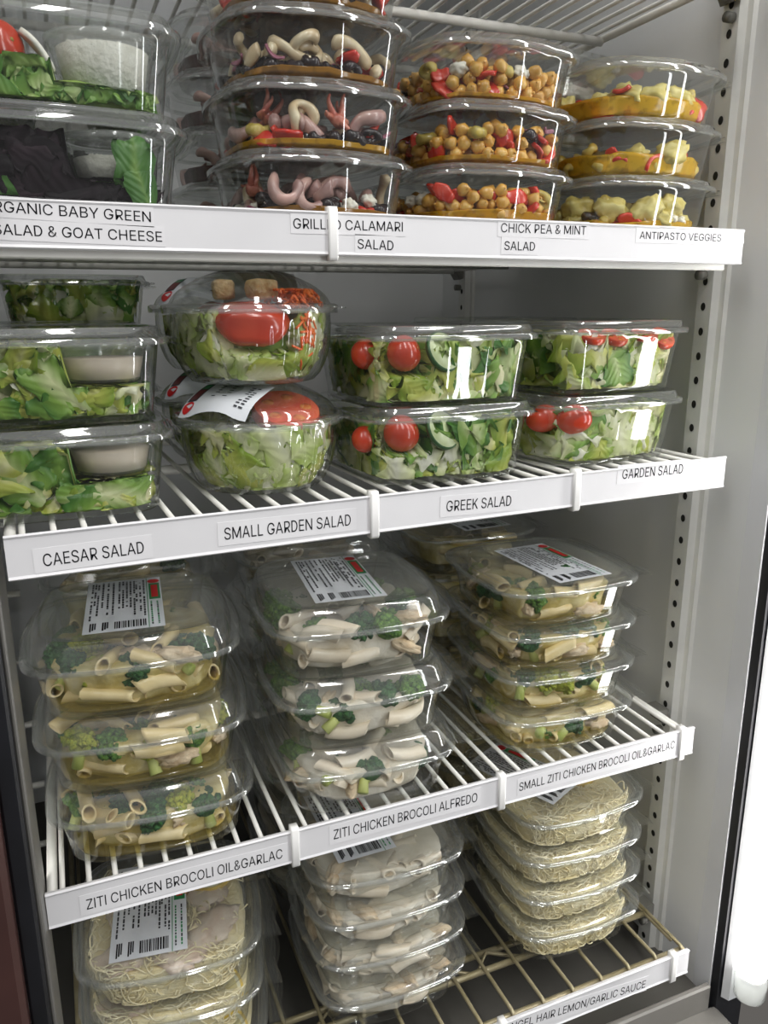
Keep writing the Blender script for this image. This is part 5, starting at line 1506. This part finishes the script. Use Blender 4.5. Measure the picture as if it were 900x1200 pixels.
cal = stack('wide', .2545, .088, SH[1], -1, 4, 'tub of grilled calamari salad', 'the front calamari stack', 'grilled calamari tubs at the front', drift=(-.001, 0))
for i, t in enumerate(cal):
    oil_slab(t, DARKOIL if i != 1 else AMBER, .009, 'golden oil dressing', 'oil_dressing', i)
    jobs = [('olive', 22), ('strip', 14), ('ring', 14), ('olive', 12), ('tent', 5), ('strip', 8), ('ring', 8)]
    pl = pack(t, jobs, 600 + i, t.fz * .95, .78, 40, .5, front=.6)
    mp = [{'olive': {'olive': 3, 'feta': 2}, 'strip': {'onion': 4, 'pepper': 1}, 'ring': {'purpcal': 4, 'calstrip': 1}, 'tent': {'tent': 1, 'purpcal': 1}},
          {'olive': {'olive': 2, 'oliveg': 1}, 'strip': {'pepper': 3, 'onion': 1}, 'ring': {'purpcal': 2, 'calring': 1}, 'tent': 'tent'},
          {'olive': 'olive', 'strip': {'onion': 2, 'pepper': 1}, 'ring': {'calring': 2, 'calstrip': 3}, 'tent': {'calstrip': 3, 'tent': 1}},
          {'olive': 'olive', 'strip': 'pepper', 'ring': {'calring': 2, 'calstrip': 2}, 'tent': 'tent'}][i]
    serve(t, pl, mp, 610 + i, 38, 'calamari_salad', 'heap of calamari salad', 'calamari')
chk = stack('wide', .4115, .094, SH[1], 1, 3, 'tub of chick pea and mint salad', 'the chick pea stack', 'chick pea salad tubs')
for i, t in enumerate(chk):
    oil_slab(t, AMBER, .008 if i else .014, 'amber oil dressing', 'oil_dressing', 5 + i)
    pl = pack(t, [('pea', 80), ('strip', 18), ('pea', 60), ('strip', 24), ('olive', 14), ('pea', 50), ('strip', 14)], 640 + i, t.fz * (.95 if i else .85), .84, 26, .6, front=.62)
    serve(t, pl, {'pea': 'pea', 'strip': {'pepper': 4, 'onion': 1}, 'olive': {'feta': 1, 'oliveg': 2, 'olive': 1}}, 650 + i, 80, 'chickpea_salad', 'heap of chickpea salad', 'chickpea')
ant = stack('wide', .5737, .096, SH[1], 1, 3, 'tub of antipasto vegetables in oil', 'the antipasto stack', 'antipasto vegetable tubs', hx=.0778, r=.042)
for i, t in enumerate(ant):
    oil_slab(t, YELLOW, .0205 if i else .011, 'bright yellow oil dressing', 'oil_dressing', 11 + i, .0045)
    pl = pack(t, [('olive', 14), ('chunk', 10), ('strip', 10), ('olive', 14), ('chunk', 9), ('strip', 8), ('ring', 4)], 670 + i, t.fz * .9, .8, 30, .5, front=.6)
    serve(t, pl, {'chunk': 'arti', 'ring': {'oliveg': 1}, 'strip': {'pepper': 3, 'onion': 1}, 'olive': {'oliveg': 3, 'olive': 1, 'feta': 1}}, 680 + i, 30, 'antipasto_vegetables', 'heap of marinated vegetables', 'vegetables')

for k, (px, pz, rz_) in enumerate(((.026, .021, .3), (.042, .017, 1.2))):
    single('red_pepper_piece', 'pepper', f'{"upright" if k == 0 else "lower"} red pepper piece in {ant[2].phrase}', [('', strip_mb(30 + k, PEPPER, .024, .018, .005, .8))],
           ant[2].mw @ Matrix.Translation((px, -.061, pz)) @ Matrix.Rotation(1.2, 4, 'X') @ Matrix.Rotation(rz_, 4, 'Z'))

# --- rows behind (dim, partly hidden): same tubs, contents as one mass each
def rear(kind, x, y, z, rot, n, look, where, group, mesh, name, txt, cat, **ov):
    ts = stack(kind, x, y, z, rot, n, look, where, group, **ov)
    for t in ts:
        link(name, mesh, None, f'{txt} in {t.phrase}', cat, None, 'stuff', t.mw)
    return ts


def massmesh(t, jobs, mp, seed, ex, name):
    r = random.Random(seed); rest = ex
    for kd, m in pack(t, jobs, seed, t.fz * .95, .82, 12, .4, front=.4):
        kk = mp[kd]; kk = r.choices(list(kk), list(kk.values()))[0] if isinstance(kk, dict) else kk
        for pn, mb, _ in proto(kk, r.randrange(4)): rest.merge(mb, m)
    rest.v = [t.clamp(np.concatenate(rest.v), .0012, .0046, t.fz + .002)]
    return rest.mesh(name)


zm = massmesh(oil[0], [('penne', 34), ('floret', 7)], {'penne': 'penne', 'floret': 'floretd'}, 700, filler(oil[0], OILSAUCE, .03, .009, .003, 1), 'ziti_pasta')
za = massmesh(oil[0], [('penne', 34), ('floret', 7)], {'penne': 'pennec', 'floret': 'floretd'}, 701, filler(oil[0], CREAM, .03, .009, .003, 1), 'ziti_pasta')
zs_ = massmesh(sml[0], [('penne', 30), ('floret', 6)], {'penne': 'penne', 'floret': 'floretd'}, 702, filler(sml[0], OILSAUCE, .028, .009, .003, 1), 'ziti_pasta')
rear('large', .098, .280, SH[3], -4, 3, 'hinged tub of oil and garlic ziti', 'the rear left ziti stack', 'oil and garlic ziti tubs in the rear row', zm, 'ziti_pasta', 'mass of oily ziti and broccoli', 'pasta')
rear('large', .298, .280, SH[3], -3, 3, 'hinged tub of alfredo ziti', 'the rear middle ziti stack', 'alfredo ziti tubs in the rear row', za, 'ziti_pasta', 'mass of creamy ziti and broccoli', 'pasta')
rear('small', .505, .285, SH[3], 0, 4, 'hinged tub of small ziti', 'the rear right ziti stack', 'small ziti tubs in the rear row', zs_, 'ziti_pasta', 'mass of ziti and broccoli', 'pasta', pitch=.0475, sticker_top=(.066, .12, .012, .0, 4, .0462, 0))
rear('small', .535, .276, SH[4], 0, 4, 'hinged tub of angel hair pasta', 'the rear angel hair stack', 'angel hair tubs in the rear row', HM[0], 'angel_hair_pasta', 'tangled angel hair pasta', 'pasta')
cm = massmesh(mid[0], [('penne', 34)], {'penne': 'pennec'}, 703, filler(mid[0], CREAM, .036, .004, .004, 1, 75), 'creamy_ziti_pasta')
rear('small', .306, .276, SH[4], 0, 4, 'hinged tub of creamy pasta', 'the rear creamy stack', 'creamy pasta tubs in the rear row', cm, 'creamy_ziti_pasta', 'mass of cream coated pasta', 'pasta')
calm = massmesh(cal[0], [('olive', 16), ('strip', 10), ('ring', 18)], {'olive': 'olive', 'strip': 'onion', 'ring': 'purpcal'}, 704, filler(cal[0], pmat('dark_calamari_bed', '#3a2624', '#5a3a30', 60, rough=.5, bump=.6), .018, .006, .003, 1), 'calamari_salad')
rear('wide', .245, .262, SH[1], 0, 4, 'tub of dark calamari salad', 'the rear calamari stack', 'calamari tubs in the rear row', calm, 'calamari_salad', 'heap of dark calamari salad', 'calamari')
antm = massmesh(ant[0], [('chunk', 16), ('olive', 16)], {'chunk': 'feta', 'olive': 'feta'}, 705, filler(ant[0], FETA, .018, .006, .003, 1), 'white_bean_salad')
rear('wide', .588, .275, SH[1], 0, 4, 'tub of pale salad', 'the rear stack behind the antipasto tubs', 'pale salad tubs in the rear row', antm, 'white_bean_salad', 'pale chunky salad', 'salad', pitch=.0505, hx=.0785, r=.042)
rbt = Tub('bowl', Matrix.Identity(4), '', hx=.0675, hy=.0675)
ex = leaves(rbt, [ICEBERG, ROMAINE], 710, (.03, .05), 22, 14, 14, 10, 1., top=.053); filler(rbt, COREG, .046, .02, .004, 1, 60, ex)
blob(ex, (-.008, -.010, .058), (.022, .021, .010), TOMATO, 3, .1, 2, 1)
bm_ = ex.mesh('garden_lettuce')
rb = rear('bowl', .206, .226, SH[2], 20, 2, 'domed bowl of small garden salad', 'the rear bowl stack', 'small garden salad bowls in the rear row', bm_, 'garden_lettuce', 'lettuce and tomato', 'lettuce')
for t in rb:
    bowl_sticker(9, 0).build('price_sticker', t.root, label='white price sticker with red and green emblem', mw=Matrix.Rotation(math.radians(-60), 4, 'Z'))
ex = leaves(caes[0], [ROMDARK, ROMAINE, ICEBERG], 712, (.03, .055), 34, 18, 14, 10, 1., wts=(4, 3, 3)); filler(caes[0], COREG, .045, .022, .004, 1, 60, ex)
cm2 = ex.mesh('mixed_lettuce')
rear('square', .042, .275, SH[2], 0, 2, 'square tub of caesar salad', 'the second caesar stack', 'caesar salad tubs in the second row', cm2, 'mixed_lettuce', 'dark torn lettuce', 'lettuce')
rear('square', .075, .488, SH[2], 0, 3, 'square tub of mixed green salad', 'the rear left salad stack', 'mixed green salad tubs in the rear left', cm2, 'mixed_lettuce', 'dark mixed lettuce', 'lettuce', pitch=.0625, fz=.0520)
rear('square', .558, .296, SH[2], 0, 2, 'square tub of garden salad', 'the rear right salad stack', 'garden salad tubs in the rear right', cm2, 'mixed_lettuce', 'dark torn lettuce', 'lettuce')
print('PIECES', COUNT, 'objects', len(bpy.data.objects))
